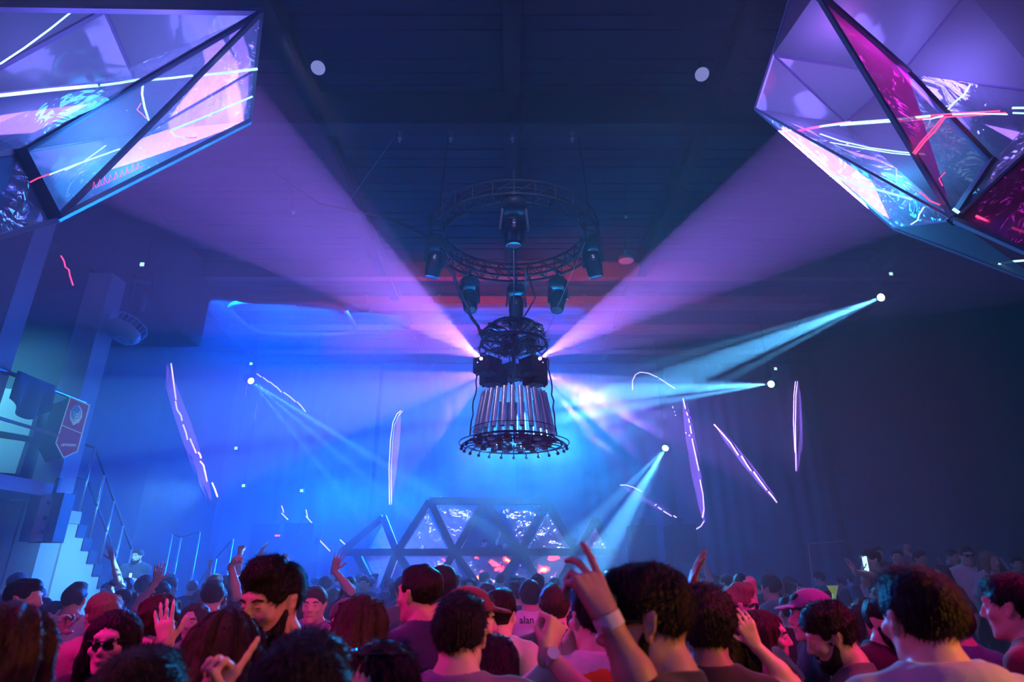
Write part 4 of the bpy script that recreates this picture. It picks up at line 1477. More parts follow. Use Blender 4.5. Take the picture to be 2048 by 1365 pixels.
def np_mesh(name, v, f, mats, mi=None):
    me = bpy.data.meshes.new(name)
    me.vertices.add(len(v))
    me.vertices.foreach_set('co', np.asarray(v, dtype=np.float32).ravel())
    me.loops.add(len(f) * 4)
    me.loops.foreach_set('vertex_index', np.asarray(f, dtype=np.int32).ravel())
    me.polygons.add(len(f))
    me.polygons.foreach_set('loop_start', np.arange(0, len(f) * 4, 4, dtype=np.int32))
    me.polygons.foreach_set('use_smooth', np.ones(len(f), dtype=bool))
    for m in mats:
        me.materials.append(m)
    if mi is not None:
        me.polygons.foreach_set('material_index', np.asarray(mi, dtype=np.int32))
    me.update(calc_edges=True)
    return me


def noise3(X, Y, Z, sc, seed=0.0):
    return (np.sin(X * sc + seed) * np.cos(Y * sc * 1.13 + seed * 1.7) + np.sin(Y * sc * .9 + Z * sc * .7 + seed * .6) * .7
            + np.sin(Z * sc * 1.3 - X * sc * .6 + seed * 2.1) * .6) / 2.3


def add_blades(v, f, n, seed, flow, ln, out_w, rs):
    """short hair blades standing a little off a hair surface"""
    rg = np.random.RandomState(seed)
    a = v[f]
    nrm = np.cross(a[:, 2] - a[:, 0], a[:, 3] - a[:, 1])
    ar = np.linalg.norm(nrm, axis=1) + 1e-12
    nrm = nrm / ar[:, None]
    pick = rg.choice(len(f), n, p=ar / ar.sum())
    w4 = rg.dirichlet((1, 1, 1, 1), n)
    p = (a[pick] * w4[:, :, None]).sum(1)
    nn = nrm[pick]
    fl = flow(p) - nn * (flow(p) * nn).sum(1)[:, None]
    fl /= np.linalg.norm(fl, axis=1)[:, None] + 1e-9
    d = fl + nn * out_w + rg.normal(0, rs, (n, 3))
    d /= np.linalg.norm(d, axis=1)[:, None]
    side = np.cross(d, nn)
    side /= np.linalg.norm(side, axis=1)[:, None] + 1e-9
    L = ln * rg.uniform(.5, 1.3, n)[:, None]
    w = .0016
    b = p - nn * .002
    V = np.stack([b - side * w, b + side * w, p + d * L + side * w * .15, p + d * L - side * w * .15], 1).reshape(-1, 3)
    Fq = np.arange(n * 4).reshape(-1, 4) + len(v)
    return np.concatenate([v, V]), np.concatenate([f, Fq])


# ---- materials for people (skin, hair, cloth)
SK = {n: mat('skin_' + n, c, 0.5, bump=0.05, bscale=150, spec=0.4) for n, c in
      dict(light=(0.62, 0.42, 0.34), tan=(0.48, 0.30, 0.22), brown=(0.26, 0.15, 0.10)).items()}
LIP = mat('lips', (0.42, 0.22, 0.19), 0.45)
EYEW = mat('eye_white', (0.7, 0.7, 0.7), 0.2)
EYEI = mat('eye_iris', (0.03, 0.02, 0.015), 0.15)


def hair_mat(n, c):
    return mat('hair_' + n, c, 0.5, noise=0.6, nscale=60, bump=0.8, bscale=110, stretch=(1, 1, 0.10), spec=0.25)


HR = {n: hair_mat(n, c) for n, c in dict(black=(0.006, 0.005, 0.006), dark=(0.014, 0.008, 0.007), brown=(0.045, 0.022, 0.016),
                                         fair=(0.30, 0.19, 0.12), grey=(0.30, 0.28, 0.27)).items()}


def cloth(n, c, **k):
    return mat('cloth_' + n, c, 0.9, noise=0.15, nscale=12, bump=0.25, bscale=25, sheen=0.2, **k)


CL = {n: cloth(n, c) for n, c in dict(black=(0.015, 0.015, 0.018), navy=(0.03, 0.04, 0.09), purple=(0.22, 0.16, 0.30), white=(0.75, 0.75, 0.78),
                                      grey=(0.32, 0.32, 0.36), maroon=(0.16, 0.02, 0.05), denim=(0.10, 0.16, 0.30), pink=(0.6, 0.15, 0.3),
                                      charcoal=(0.06, 0.06, 0.07), lightgrey=(0.52, 0.51, 0.55), olive=(0.10, 0.10, 0.06)).items()}
PR = {n: mat('print_' + n, c, 0.7) for n, c in dict(orange=(0.85, 0.16, 0.01), red=(0.55, 0.01, 0.02), pink=(0.75, 0.35, 0.40), grey=(0.30, 0.26, 0.30), white=(0.75, 0.75, 0.78)).items()}
GLS = mat('dark_lens', (0.01, 0.01, 0.012), 0.08, spec=0.8)
TROU = CL['charcoal']
SHOE = mat('shoe_leather', (0.02, 0.02, 0.02), 0.4)


def rotm(yaw=0, pitch=0, roll=0):
    return np.array(Matrix.Rotation(yaw, 3, 'Z') @ Matrix.Rotation(pitch, 3, 'X') @ Matrix.Rotation(roll, 3, 'Y'))


def ik(sh, wr, l1, l2, pole):
    """elbow position for a two bone arm"""
    d = wr - sh
    D = np.linalg.norm(d)
    if D > (l1 + l2) * 0.995:
        wr = sh + d / D * (l1 + l2) * 0.995
        d = wr - sh
        D = np.linalg.norm(d)
    a = (l1 * l1 - l2 * l2 + D * D) / (2 * D)
    h = math.sqrt(max(0, l1 * l1 - a * a))
    n = d / D
    p = np.array(pole, float)
    p = p - n * (p @ n)
    p /= np.linalg.norm(p) + 1e-9
    return sh + n * a + p * h, wr


FING = {  # curl angles (base, mid, tip) per finger index..little, spread
    'open': [(0.10, 0.12, 0.08)] * 4, 'relaxed': [(0.35, 0.45, 0.3), (0.45, 0.5, 0.3), (0.5, 0.6, 0.35), (0.55, 0.65, 0.4)],
    'fist': [(1.35, 1.6, 1.0)] * 4, 'point': [(0.05, 0.08, 0.05), (1.3, 1.5, 1.0), (1.35, 1.5, 1.0), (1.4, 1.5, 1.0)],
    'splay': [(0.15, 0.25, 0.15), (0.05, 0.2, 0.15), (0.2, 0.3, 0.2), (0.25, 0.35, 0.25)],
    'reach': [(-0.05, 0.15, 0.1), (0.35, 0.4, 0.3), (0.7, 0.8, 0.5), (0.9, 0.9, 0.5)]}


def hand(F, wr, fdir, palm, side, pose='relaxed', s=1.0, k=0.006):
    """wr wrist; fdir pointing along the fingers; palm = palm normal; side = +1 thumb on +across"""
    f = np.array(fdir, float)
    f /= np.linalg.norm(f)
    p = np.array(palm, float)
    p = p - f * (p @ f)
    p /= np.linalg.norm(p)
    ac = np.cross(f, p) * side
    # palm block of four metacarpal capsules
    for i in range(4):
        o = (1.5 - i) * 0.0205 * s
        F.cone(wr + ac * o * .55 + f * .012 * s, wr + ac * o + f * .088 * s, .0165 * s, .0125 * s, .010)
    F.cone(wr - f * .02 * s, wr + f * .03 * s, .025 * s, .026 * s, .012, sq=(p[0], p[1], p[2], .72))
    L = [(.043, .026, .021), (.048, .030, .022), (.045, .028, .021), (.035, .021, .019)]
    sp = {'splay': .28, 'open': .12}.get(pose, .05)
    for i in range(4):
        o = (1.5 - i) * 0.0215 * s
        b = wr + ac * o + f * (.088 + (.004 if i == 1 else 0) - (.010 if i == 3 else 0)) * s
        ang = 0.0
        dd = f + ac * sp * (1.5 - i) * .8
        dd /= np.linalg.norm(dd)
        r = .0092 * s
        for j in range(3):
            ang += FING[pose][i][j]
            d = dd * math.cos(ang) + p * math.sin(ang)
            e = b + d * L[i][j] * s
            F.cone(b, e, r, r * .90, k)
            b = e
            r *= .90
    # thumb from the side of the palm
    b = wr + ac * .024 * s + f * .022 * s + p * .006 * s
    close = 1.0 if pose in ('fist', 'point') else 0.0
    d1 = f * .62 + ac * (.75 - .45 * close) + p * (.25 + .3 * close)
    d1 /= np.linalg.norm(d1)
    e = b + d1 * .042 * s
    F.cone(b, e, .0150 * s, .0115 * s, k + .003)
    d2 = f * (.85 - .35 * close) + ac * (.45 - 1.0 * close) + p * (.2 + .5 * close)
    d2 /= np.linalg.norm(d2)
    e2 = e + d2 * .032 * s
    F.cone(e, e2, .0112 * s, .0100 * s, k)
    d3 = d2 * .9 + p * .1
    F.cone(e2, e2 + d3 * .024 * s, .0100 * s, .0085 * s, k)


def head_prims(F, T, s=1.0, female=False):
    """T: function local->body coordinates, R: 3x3 matrix columns = head axes (x right, y forward, z up)"""
    R = T[0]
    c = T[1]
    q = lambda x, y, z: c + R @ (np.array([x, y, z]) * s)
    w = .94 if female else 1.0
    E = lambda x, y, z, a, b, d, k=.012, m='add': F.ell(q(x, y, z), (a * s, b * s, d * s), k * s, m, R)
    E(0, -.014, .030, .074 * w, .094, .086, .02)
    E(0, .022, -.030, .056 * w, .070, .078, .03)
    E(0, .045, -.078, .032 * w, .040, .034, .018)            # jaw
    for sx in (-1, 1):
        F.cone(q(sx * .046 * w, .0, -.055), q(sx * .016, .066, -.096), .017 * s, .012 * s, .020 * s)   # jaw line
        E(sx * .044 * w, .062, -.022, .020, .018, .017, .018)   # cheekbone
    F.cone(q(-.032, .078, .030), q(.032, .078, .030), .013 * s, .013 * s, .014 * s)   # brow
    for sx in (-1, 1):
        E(sx * .032, .100, .006, .017, .017, .013, .012, 'cut')    # eye sockets
        E(sx * .031, .0755, .006, .0145, .0135, .0125, .003)       # eyelid mound
    F.cone(q(0, .088, .018), q(0, .107, -.024), .0075 * s, .0105 * s, .008 * s)    # nose bridge
    F.cone(q(-.010, .098, -.030), q(.010, .098, -.030), .0085 * s, .0085 * s, .006 * s)  # nostrils
    E(0, .085, -.059, .021, .010, .0048, .005)                   # lips
    E(0, .083, -.0685, .018, .010, .0052, .005)
    E(0, .099, -.0635, .024, .006, .0022, .003, 'cut')
    E(0, .074, -.100, .017, .015, .014, .012)                    # chin
    for sx in (-1, 1):                                        # ears
        F.cone(q(sx * .074 * w, -.004, .016), q(sx * .072 * w, .002, -.026), .0115 * s, .0075 * s, .006 * s)
        F.cone(q(sx * .080 * w, -.016, .020), q(sx * .078 * w, -.010, -.010), .0085 * s, .0070 * s, .005 * s)
        E(sx * .088 * w, -.004, .002, .008, .007, .013, .004, 'cut')


def build_person(spec):
    """spec in body space: origin at feet, facing +Y. Returns dict of meshes in body space."""
    sc = spec.get('h', 1.75) / 1.75
    fem = spec.get('fem', False)
    vox = spec.get('vox', 0.012)
    fine = spec.get('fine', 0.006)
    bend = spec.get('bend', 0.0)            # lean forward of the torso
    bw = spec.get('wide', 1.0) * (0.90 if fem else 1.0)
    V3 = lambda x, y, z: np.array([x, y, z]) * sc
    hip = V3(0, 0, .95)
    Rb = rotm(0, -bend, spec.get('side', 0.0))
    tb = lambda x, y, z: hip + Rb @ (V3(x, y, z) - hip)
    neck = tb(0, -.005, 1.47)
    Rh = Rb @ rotm(spec.get('hyaw', 0), spec.get('hpitch', 0), spec.get('hroll', 0))
    hc = neck + Rb @ V3(0, .01, .030) + Rh @ V3(0, .020, .088)
    sh = [tb(-.166 * bw, -.005, 1.392), tb(.166 * bw, -.005, 1.392)]
    l1, l2 = .29 * sc, .255 * sc
    arms = []
    for i, sx in enumerate((-1, 1)):
        a = spec.get('arms', (None, None))[i]
        if a is None:
            a = dict(w=(sx * .25, .06, .92), pose='relaxed', pole=(sx * .3, -1, 0))
        w = np.array(a['w'], float) * (sc if not a.get('abs') else 1)
        S = sh[i].copy()
        if w[2] > S[2]:
            S = S + V3(-sx * .015, 0, .035)
        el, wr = ik(S, w, l1, l2, a.get('pole', (sx * .6, -.3, -1)))
        if 'el' in a:
            el, wr = np.array(a['el'], float), w
        fd = np.array(a['dir'], float) if 'dir' in a else (wr - el)
        fd = fd / np.linalg.norm(fd)
        pl = np.array(a.get('palm', (0, 1, 0)), float)
        if abs(pl @ fd) > .95:
            pl = np.array((0, 0, 1.0))
        arms.append((S, el, wr, fd, pl, sx, a.get('pose', 'relaxed'), a.get('flip', 1)))
    # grid with fine zones at the head and raised hands
    pts = [hc] + [x for A in arms for x in (A[2] + A[3] * .08 * sc,)]
    lo = np.array([-.34, -.30, -.01]) * sc
    hi = np.array([.34, .34, 1.86]) * sc
    for A in arms:
        for q in (A[1], A[2], A[2] + A[3] * .2 * sc):
            lo = np.minimum(lo, q - .08)
            hi = np.maximum(hi, q + .08)
    hi = np.maximum(hi, hc + .2)
    lo[:2] = np.minimum(lo[:2], hc[:2] - .2)
    z0 = 0.0
    fz = [[(hc[a] - .125, hc[a] + .125)] for a in range(3)]
    hf = spec.get('hfine', None)
    for A in arms:
        if A[2][2] > 1.25 * sc or hf:
            m = A[2] + A[3] * .08 * sc
            for a in range(3):
                fz[a].append((m[a] - .10, m[a] + .10))
    ax = [axis_grid(lo[a], hi[a], fz[a], fine, vox) for a in range(3)]
    F = Field(*ax)
    # legs and feet
    st_ = spec.get('stance', .09)
    for sx in (-1, 1):
        hp, kn, an = V3(sx * .085, 0, .90), V3(sx * (st_ + .005), .02, .49), V3(sx * (st_ + .02), -.02, .08)
        F.cone(hp, kn, .082 * sc, .056 * sc, .02)
        F.cone(kn, an, .056 * sc, .038 * sc, .02)
        F.cone(an + V3(0, -.02, -.03), an + V3(sx * .02, .15, -.045), .036 * sc, .030 * sc, .02)
    # torso
    F.ell(tb(0, 0, .95), V3(.155 * (1.06 if fem else 1), .105, .12), .04, M3=Rb)
    F.ell(tb(0, .005, 1.13), V3(.130 * bw, .095, .16), .05, M3=Rb)
    F.ell(tb(0, 0, 1.30), V3(.150 * bw, .105, .15), .05, M3=Rb)
    if fem:
        for sx in (-1, 1):
            F.ell(tb(sx * .065, .085, 1.26), V3(.055, .05, .055), .03, M3=Rb)
    F.cone(sh[0], sh[1], .048 * sc, .048 * sc, .05)
    nr = .045 if fem else .054
    F.cone(tb(0, -.015, 1.42), neck + Rb @ V3(0, .005, .03), (nr + .014) * sc, nr * sc, .035)
    F.cone(neck + Rb @ V3(0, .005, .03), hc + Rh @ V3(0, -.012, -.045), nr * sc, (nr + .002) * sc, .02)
    for sx in (-1, 1):
        F.cone(tb(sx * .03, -.02, 1.47), sh[(sx + 1) // 2] + Rb @ V3(-sx * .02, 0, .02), .034 * sc, .04 * sc, .05)
    head_prims(F, (Rh, hc), sc, fem)
    ar = .88 if fem else 1.0
    for (S, el, wr, fd, pl, sx, pose, flip) in arms:
        F.cone(S, el, .045 * sc * ar, .037 * sc * ar, .03)
        F.cone(el, el + (wr - el) * .35, .040 * sc * ar, .040 * sc * ar, .02)
        F.cone(el + (wr - el) * .3, wr, .039 * sc * ar, .0245 * sc * ar, .02)
        hand(F, wr, fd, pl, sx * flip, pose, sc * (.92 if fem else 1))
    v, f = F.mesh()
    # lips get their own material
    fc = v[f].mean(1)
    lp = (fc - hc) @ Rh / sc
    mi = ((abs(lp[:, 0]) < .024) & (lp[:, 1] > .070) & (lp[:, 2] < -.0545) & (lp[:, 2] > -.0735) & (abs(lp[:, 0]) < .025 - abs(lp[:, 2] + .0638) * .9)).astype(int)
    out = {'body': np_mesh('body', v, f, [SK[spec.get('skin', 'light')], LIP], mi)}
    info = dict(hc=hc, Rh=Rh, neck=neck, Rb=Rb, arms=arms, sc=sc, tb=tb, sh=sh)

    def hq(x, y, z):
        return hc + Rh @ (np.array([x, y, z]) * sc)
    # ---------------- hair
    hv = spec.get('hvox', fine * 1.3)
    style = spec.get('hair', 'short')
    if style != 'bald':
        L = dict(long=.42, verylong=.55, bob=.20).get(style, 0)
        lo = hc - np.array([.22, .24, .15 + L]) * sc
        hi = hc + np.array([.22, .24, .28]) * sc
        H = Field(*[axis_grid(lo[a], hi[a], [], hv, hv) for a in range(3)])
        rv = spec.get('vol', 0.0)
        sd = spec.get('seed', 1) * 1.3
        amp = dict(curly=.011, afro=.008, quiff=.007, long=.0045, verylong=.0045, bob=.0045).get(style, .005)
        cr = Rh.T

        def loc(X, Y, Z):
            px, py, pz = X - hc[0], Y - hc[1], Z - hc[2]
            return ((px * Rh[0, 0] + py * Rh[1, 0] + pz * Rh[2, 0]) / sc, (px * Rh[0, 1] + py * Rh[1, 1] + pz * Rh[2, 1]) / sc,
                    (px * Rh[0, 2] + py * Rh[1, 2] + pz * Rh[2, 2]) / sc)
        E = lambda x, y, z, a, b, d, k=.02, m='add': H.ell(hq(x, y, z), (a * sc, b * sc, d * sc), k * sc, m, Rh)
        E(0, -.018, .036, .082 + rv, .100 + rv, .090 + rv)
        if style == 'short':
            E(0, .02, .080, .060 + rv, .070, .045 + rv)
        if style == 'quiff':
            E(0, .045, .095, .062, .055, .045, .02)
            E(.01, .02, .105, .060, .065, .040, .02)
        if style == 'curly':
            E(0, -.005, .070, .088, .095, .070)
            E(0, .05, .085, .06, .045, .04)
        if style == 'afro':
            E(0, -.015, .055, .105, .118, .105)
        if style == 'bun':
            E(0, -.125, .055, .042, .038, .040)
        if style in ('long', 'verylong', 'bob'):
            w = .082
            bt = neck + Rb @ (np.array([0, -.135, -L + .12]) * sc)
            H.cone(hq(0, -.035, .02), neck + Rb @ (np.array([0, -.10, -.02]) * sc), .088 * sc, .080 * sc, .03, sq=(Rh[0, 0], Rh[1, 0], Rh[2, 0], 1.12))
            H.cone(neck + Rb @ (np.array([0, -.10, -.02]) * sc), bt, .080 * sc, (.062 if L > .3 else .075) * sc, .03, sq=(Rh[0, 0], Rh[1, 0], Rh[2, 0], 1.12))
            for sx in (-1, 1):
                H.cone(hq(sx * .062, .0, .04), hq(sx * .080, .008, -.07), .036 * sc, .030 * sc, .03)
                if L > .3:
                    H.cone(hq(sx * .080, .008, -.07), neck + Rb @ (np.array([sx * .105, .045, -.16]) * sc), .030 * sc, .024 * sc, .03)
        # cut away the face, ears and neck
        E(0, .100, -.040, .060, .085, .088, .012, 'cut')
        if style in ('long', 'verylong', 'bob'):
            E(0, .105, .004, .058, .075, .066, .012, 'cut')
        elif style in ('short', 'quiff', 'curly', 'bun', 'afro', 'cap'):
            E(0, .110, .005, .062, .068, .050, .012, 'cut')
            for sx in (-1, 1):
                E(sx * .088, .012, -.022, .030, .052, .040, .010, 'cut')
            lo_cut = spec.get('nape', -.070)

            def napecut(X, Y, Z):
                x, y, z = loc(X, Y, Z)
                return (z - (lo_cut + np.clip(y + .02, 0, 1) * 1.1)) * sc
            if style != 'afro':
                H.F = smax(H.F, -napecut(H.ax[0][:, None, None], H.ax[1][None, :, None], H.ax[2][None, None, :]), .01)
        X, Y, Z = H.ax[0][:, None, None], H.ax[1][None, :, None], H.ax[2][None, None, :]
        if style in ('long', 'verylong', 'bob'):
            x, y, z = loc(X, Y, Z)
            th = np.arctan2(x, -y + .03)
            H.F = H.F + (amp * np.sin(th * 17 + sd + z * 6) + amp * .7 * np.sin(th * 31 + z * 11 + sd)).astype(np.float32)
        else:
            x, y, z = loc(X, Y, Z)
            fr = dict(curly=75., afro=95., quiff=60.).get(style, 70.)
            H.F = H.F + (amp * noise3(x, y, z, fr, sd) + amp * .5 * noise3(x, y, z, fr * 2.1, sd + 2)).astype(np.float32)
        v, f = H.mesh()
        if fine < .0075 and len(f):
            crown = hq(0, -.05, .12)
            down = -Rh[:, 2] * 1.0
            fwd_ = Rh[:, 1]

            def flow(p):
                q_ = p - crown
                q_ = q_ / (np.linalg.norm(q_, axis=1)[:, None] + 1e-6)
                return q_ * .8 + down * (.9 if L else .35) + fwd_ * (.5 if style in ('short', 'quiff') else 0)
            cu = style in ('curly', 'afro')
            v, f = add_blades(v, f, 5200 if fine < .006 else 2600, int(sd * 10), flow, (.020 if not cu else .013) * (1.4 if L else 1), .22 if not cu else .9, .22 if not cu else .55)
        out['hair'] = np_mesh('hair', v, f, [HR[spec.get('hcol', 'dark')]])
    # ---------------- beard
    if spec.get('beard'):
        lo, hi = hc - .16 * sc, hc + .16 * sc
        Bd = Field(*[axis_grid(lo[a], hi[a], [], hv, hv) for a in range(3)])
        E = lambda x, y, z, a, b, d, k=.015, m='add': Bd.ell(hq(x, y, z), (a * sc, b * sc, d * sc), k * sc, m, Rh)
        E(0, .040, -.085, .050, .056, .046)
        for sx in (-1, 1):
            Bd.cone(hq(sx * .066, .006, -.02), hq(sx * .050, .03, -.075), .010 * sc, .022 * sc, .02)
        Bd.cone(hq(-.022, .088, -.050), hq(.022, .088, -.050), .0085 * sc, .0085 * sc, .008)
        E(0, .105, -.063, .019, .030, .010, .004, 'cut')
        X, Y, Z = Bd.ax[0][:, None, None], Bd.ax[1][None, :, None], Bd.ax[2][None, None, :]
        Bd.F = Bd.F + (.003 * noise3(X, Y, Z, 160.)).astype(np.float32)
        v, f = Bd.mesh()
        out['beard'] = np_mesh('beard', v, f, [HR[spec.get('hcol', 'dark')]])
    # ---------------- shirt
    top = spec.get('top', 'tee')
    cv = spec.get('cvox', max(vox * .95, .010))
    lo = np.array([-.38, -.32, .72]) * sc
    hi = np.array([.38, .36, 1.62]) * sc
    for (S, el, wr, *_r) in arms:
        for q in ((el, wr) if top in ('long', 'hoodie', 'jacket') else ((S + el) / 2, el)):
            lo = np.minimum(lo, q - .09)
            hi = np.maximum(hi, q + .09)
    lo = np.minimum(lo, np.append(neck[:2] - .2, 9))
    hi = np.maximum(hi, neck + .12)
    Tf = Field(*[axis_grid(lo[a], hi[a], [], cv, cv) for a in range(3)])
    g = dict(tee=.014, tank=.010, long=.014, hoodie=.024, jacket=.022).get(top, .016)
    gg = g / sc
    Tf.ell(tb(0, 0, .96), V3(.158 + gg, .108 + gg, .125), .05, M3=Rb)
    Tf.ell(tb(0, .005, 1.13), V3(.142 * bw + gg, .100 + gg, .17), .06, M3=Rb)
    Tf.ell(tb(0, 0, 1.30), V3(.154 * bw + gg, .110 + gg, .155), .06, M3=Rb)
    if fem:
        for sx in (-1, 1):
            Tf.ell(tb(sx * .065, .085, 1.26), V3(.055 + gg, .05 + gg, .055 + gg), .03, M3=Rb)
    Tf.cone(tb(0, -.015, 1.42), neck + Rb @ V3(0, .005, .01), (nr + .014) * sc + g, nr * sc + g, .035)
    Tf.cone(sh[0], sh[1], .050 * sc + g * .8, .050 * sc + g * .8, .05)
    for sx in (-1, 1):
        Tf.cone(tb(sx * .03, -.02, 1.47), sh[(sx + 1) // 2] + Rb @ V3(-sx * .02, 0, .02), .034 * sc + g * .8, .040 * sc + g * .8, .05)
    for (S, el, wr, fd, pl, sx, pose, flip) in arms:
        if top == 'tank':
            continue
        if top == 'tee':
            e = S + (el - S) * .72
            Tf.cone(S, e, .046 * sc * ar + g, .046 * sc * ar + g, .03)

            def slv(X, Y, Z, e=e, S=S):
                n = (e - S) / np.linalg.norm(e - S)
                return -((X - e[0]) * n[0] + (Y - e[1]) * n[1] + (Z - e[2]) * n[2])
            Tf.put(slv, e - .09, e + .09, .004, 'cut') if False else None
        else:
            Tf.cone(S, el, .046 * sc * ar + g, .040 * sc * ar + g, .03)
            Tf.cone(el, el + (wr - el) * .92, .044 * sc + g, .030 * sc + g * .8, .03)
    X, Y, Z = Tf.ax[0][:, None, None], Tf.ax[1][None, :, None], Tf.ax[2][None, None, :]
    sd = spec.get('seed', 1)
    Tf.F = Tf.F + (.0045 * noise3(X, Y, Z, 22., sd) + .003 * noise3(X, Y, Z, 47., sd + 3)).astype(np.float32)
    # hem and neck opening
    Tf.F = smax(Tf.F, (.86 * sc - Z + 0 * X + 0 * Y).astype(np.float32), .008)
    nk = neck + Rb @ V3(0, .030, .078)
    Tf.ell(nk, V3(.105 if not fem else .115, .125, .078 if top != 'tank' else .12), .010, 'cut', Rb)
    if top in ('hoodie',):
        n_ = 16
        for k in range(n_):
            a0, a1 = [math.pi * (-.25 + 1.5 * q / n_) for q in (k, k + 1)]
            pts_ = []
            for aa in (a0, a1):
                bk = max(0, math.sin(aa))
                pts_.append(neck + Rb @ V3(-.100 * math.cos(aa), -.012 - .080 * math.sin(aa), -.012 + .012 * bk))
            rr_h = .028 + .014 * max(0, math.sin((a0 + a1) / 2))
            Tf.cone(pts_[0], pts_[1], rr_h * sc, rr_h * sc, .012)
        for sx in (-1, 1):
            Tf.cone(neck + Rb @ V3(sx * .115, -.075, -.035), neck + Rb @ V3(sx * .030, -.150, -.125), .036 * sc, .030 * sc, .02)
            Tf.cone(neck + Rb @ V3(sx * .075, -.105, -.020), neck + Rb @ V3(0, -.150, -.075), .026 * sc, .024 * sc, .012)
        Tf.cone(neck + Rb @ V3(-.07, -.118, -.052), neck + Rb @ V3(.07, -.118, -.052), .012 * sc, .012 * sc, .010, 'cut')
    if top == 'jacket':
        for k in range(10):
            a0, a1 = [math.pi * (.05 + .9 * q / 10) for q in (k, k + 1)]
            p0 = neck + Rb @ V3(.088 * math.cos(a0 + math.pi), -.005 + .085 * math.sin(a0 + math.pi), .005)
            p1 = neck + Rb @ V3(.088 * math.cos(a1 + math.pi), -.005 + .085 * math.sin(a1 + math.pi), .005)
            Tf.cone(p0, p1, .020 * sc, .020 * sc, .01)
    v, f = Tf.mesh()
    pr_ = None
    if spec.get('print'):
        fc = v[f].mean(1)
        lp = (fc - hip) @ Rb / sc + np.array([0, 0, .95])
        pr_ = spec['print'](lp[:, 0], lp[:, 1], lp[:, 2]).astype(int)
    out[{'tee': 'shirt', 'tank': 'top', 'long': 'sweater', 'hoodie': 'hoodie', 'jacket': 'jacket'}[top]] = np_mesh('shirt', v, f, [CL[spec.get('col', 'black')]] + [PR[q] for q in spec.get('pmats', ())], pr_)
    # ---------------- trousers (only where they can matter)
    pv = .03
    lo, hi = np.array([-.3, -.22, .02]) * sc, np.array([.3, .26, 1.05]) * sc
    Pf = Field(*[axis_grid(lo[a], hi[a], [], pv, pv) for a in range(3)])
    for sx in (-1, 1):
        hp, kn, an = V3(sx * .085, 0, .90), V3(sx * (st_ + .005), .02, .49), V3(sx * (st_ + .02), -.02, .10)
        Pf.cone(hp, kn, .100 * sc, .076 * sc, .02)
        Pf.cone(kn, an, .076 * sc, .068 * sc, .02)
    Pf.ell(V3(0, 0, .93), V3(.168, .118, .11), .03)
    v, f = Pf.mesh()
    out['trousers'] = np_mesh('trousers', v, f, [TROU])
    return out, info


def eyes_for(o, info, closed=False):
    hc, Rh, sc = info['hc'], info['Rh'], info['sc']
    for sx in (-1, 1):
        c = hc + Rh @ (np.array([sx * .0315, .0815, .0045]) * sc)
        f = Rh @ np.array([0, 1, 0])
        e = MB().sphere(Vector(c), (.0112 * sc, .0088 * sc, (.0026 if closed else .0048) * sc), 12, 8, Matrix(Rh.tolist())).build('eye', EYEI if closed else EYEW, None, origin=(0, 0, 0))
        e.parent = o
        if not closed:
            i_ = MB().sphere(Vector(c + f * .0056 * sc), (.0050 * sc, .0045 * sc, .0046 * sc), 10, 6, Matrix(Rh.tolist())).build('iris', EYEI, None, origin=(0, 0, 0))
            i_.parent = e
        a = hc + Rh @ (np.array([sx * .016, .0905, .0235]) * sc)
        b = hc + Rh @ (np.array([sx * .034, .0895, .029]) * sc)
        c2 = hc + Rh @ (np.array([sx * .049, .079, .0235]) * sc)
        MB().tube([a, b, c2], .0038 * sc, 6).build('eyebrow', info['hm'], None, origin=(0, 0, 0)).parent = o


def glasses_for(o, info, up=False, shield=False, name='sunglasses', mtl=None):
    hc, Rh, sc = info['hc'], info['Rh'], info['sc']
    dz, dy = (.090, -.045) if up else (0, 0)
    q = lambda x, y, z: Vector(hc + Rh @ (np.array([x, y + dy, z + dz]) * sc))
    m = MB()
    m.tube([q(-.070, .060, .012), q(-.074, .02, .012), q(-.080, -.03, .004)], .0032 * sc, 6)
    m.tube([q(.070, .060, .012), q(.074, .02, .012), q(.080, -.03, .004)], .0032 * sc, 6)
    m.tube([q(-.070, .062, .014), q(-.050, .092, .016), q(0, .112, .014), q(.050, .092, .016), q(.070, .062, .014)], .0030 * sc, 6)
    fr = m.build(name, M['black'], None, origin=(0, 0, 0))
    fr.parent = o
    for sx in (-1, 1):
        pts = []
        n = 14
        for i in range(n):
            t = 2 * math.pi * i / n
            x = sx * .034 + math.cos(t) * (.030 if shield else .025)
            z = .003 + math.sin(t) * (.021 if shield else .019)
            pts.append(q(x, .108 - abs(x) ** 1.6 * 5.2 * (1 if shield else .8), z))
        l = MB().prism(pts, Vector(Rh @ np.array([0, .003, 0]))).build('lens', mtl or GLS, None, origin=(0, 0, 0))
        l.parent = fr


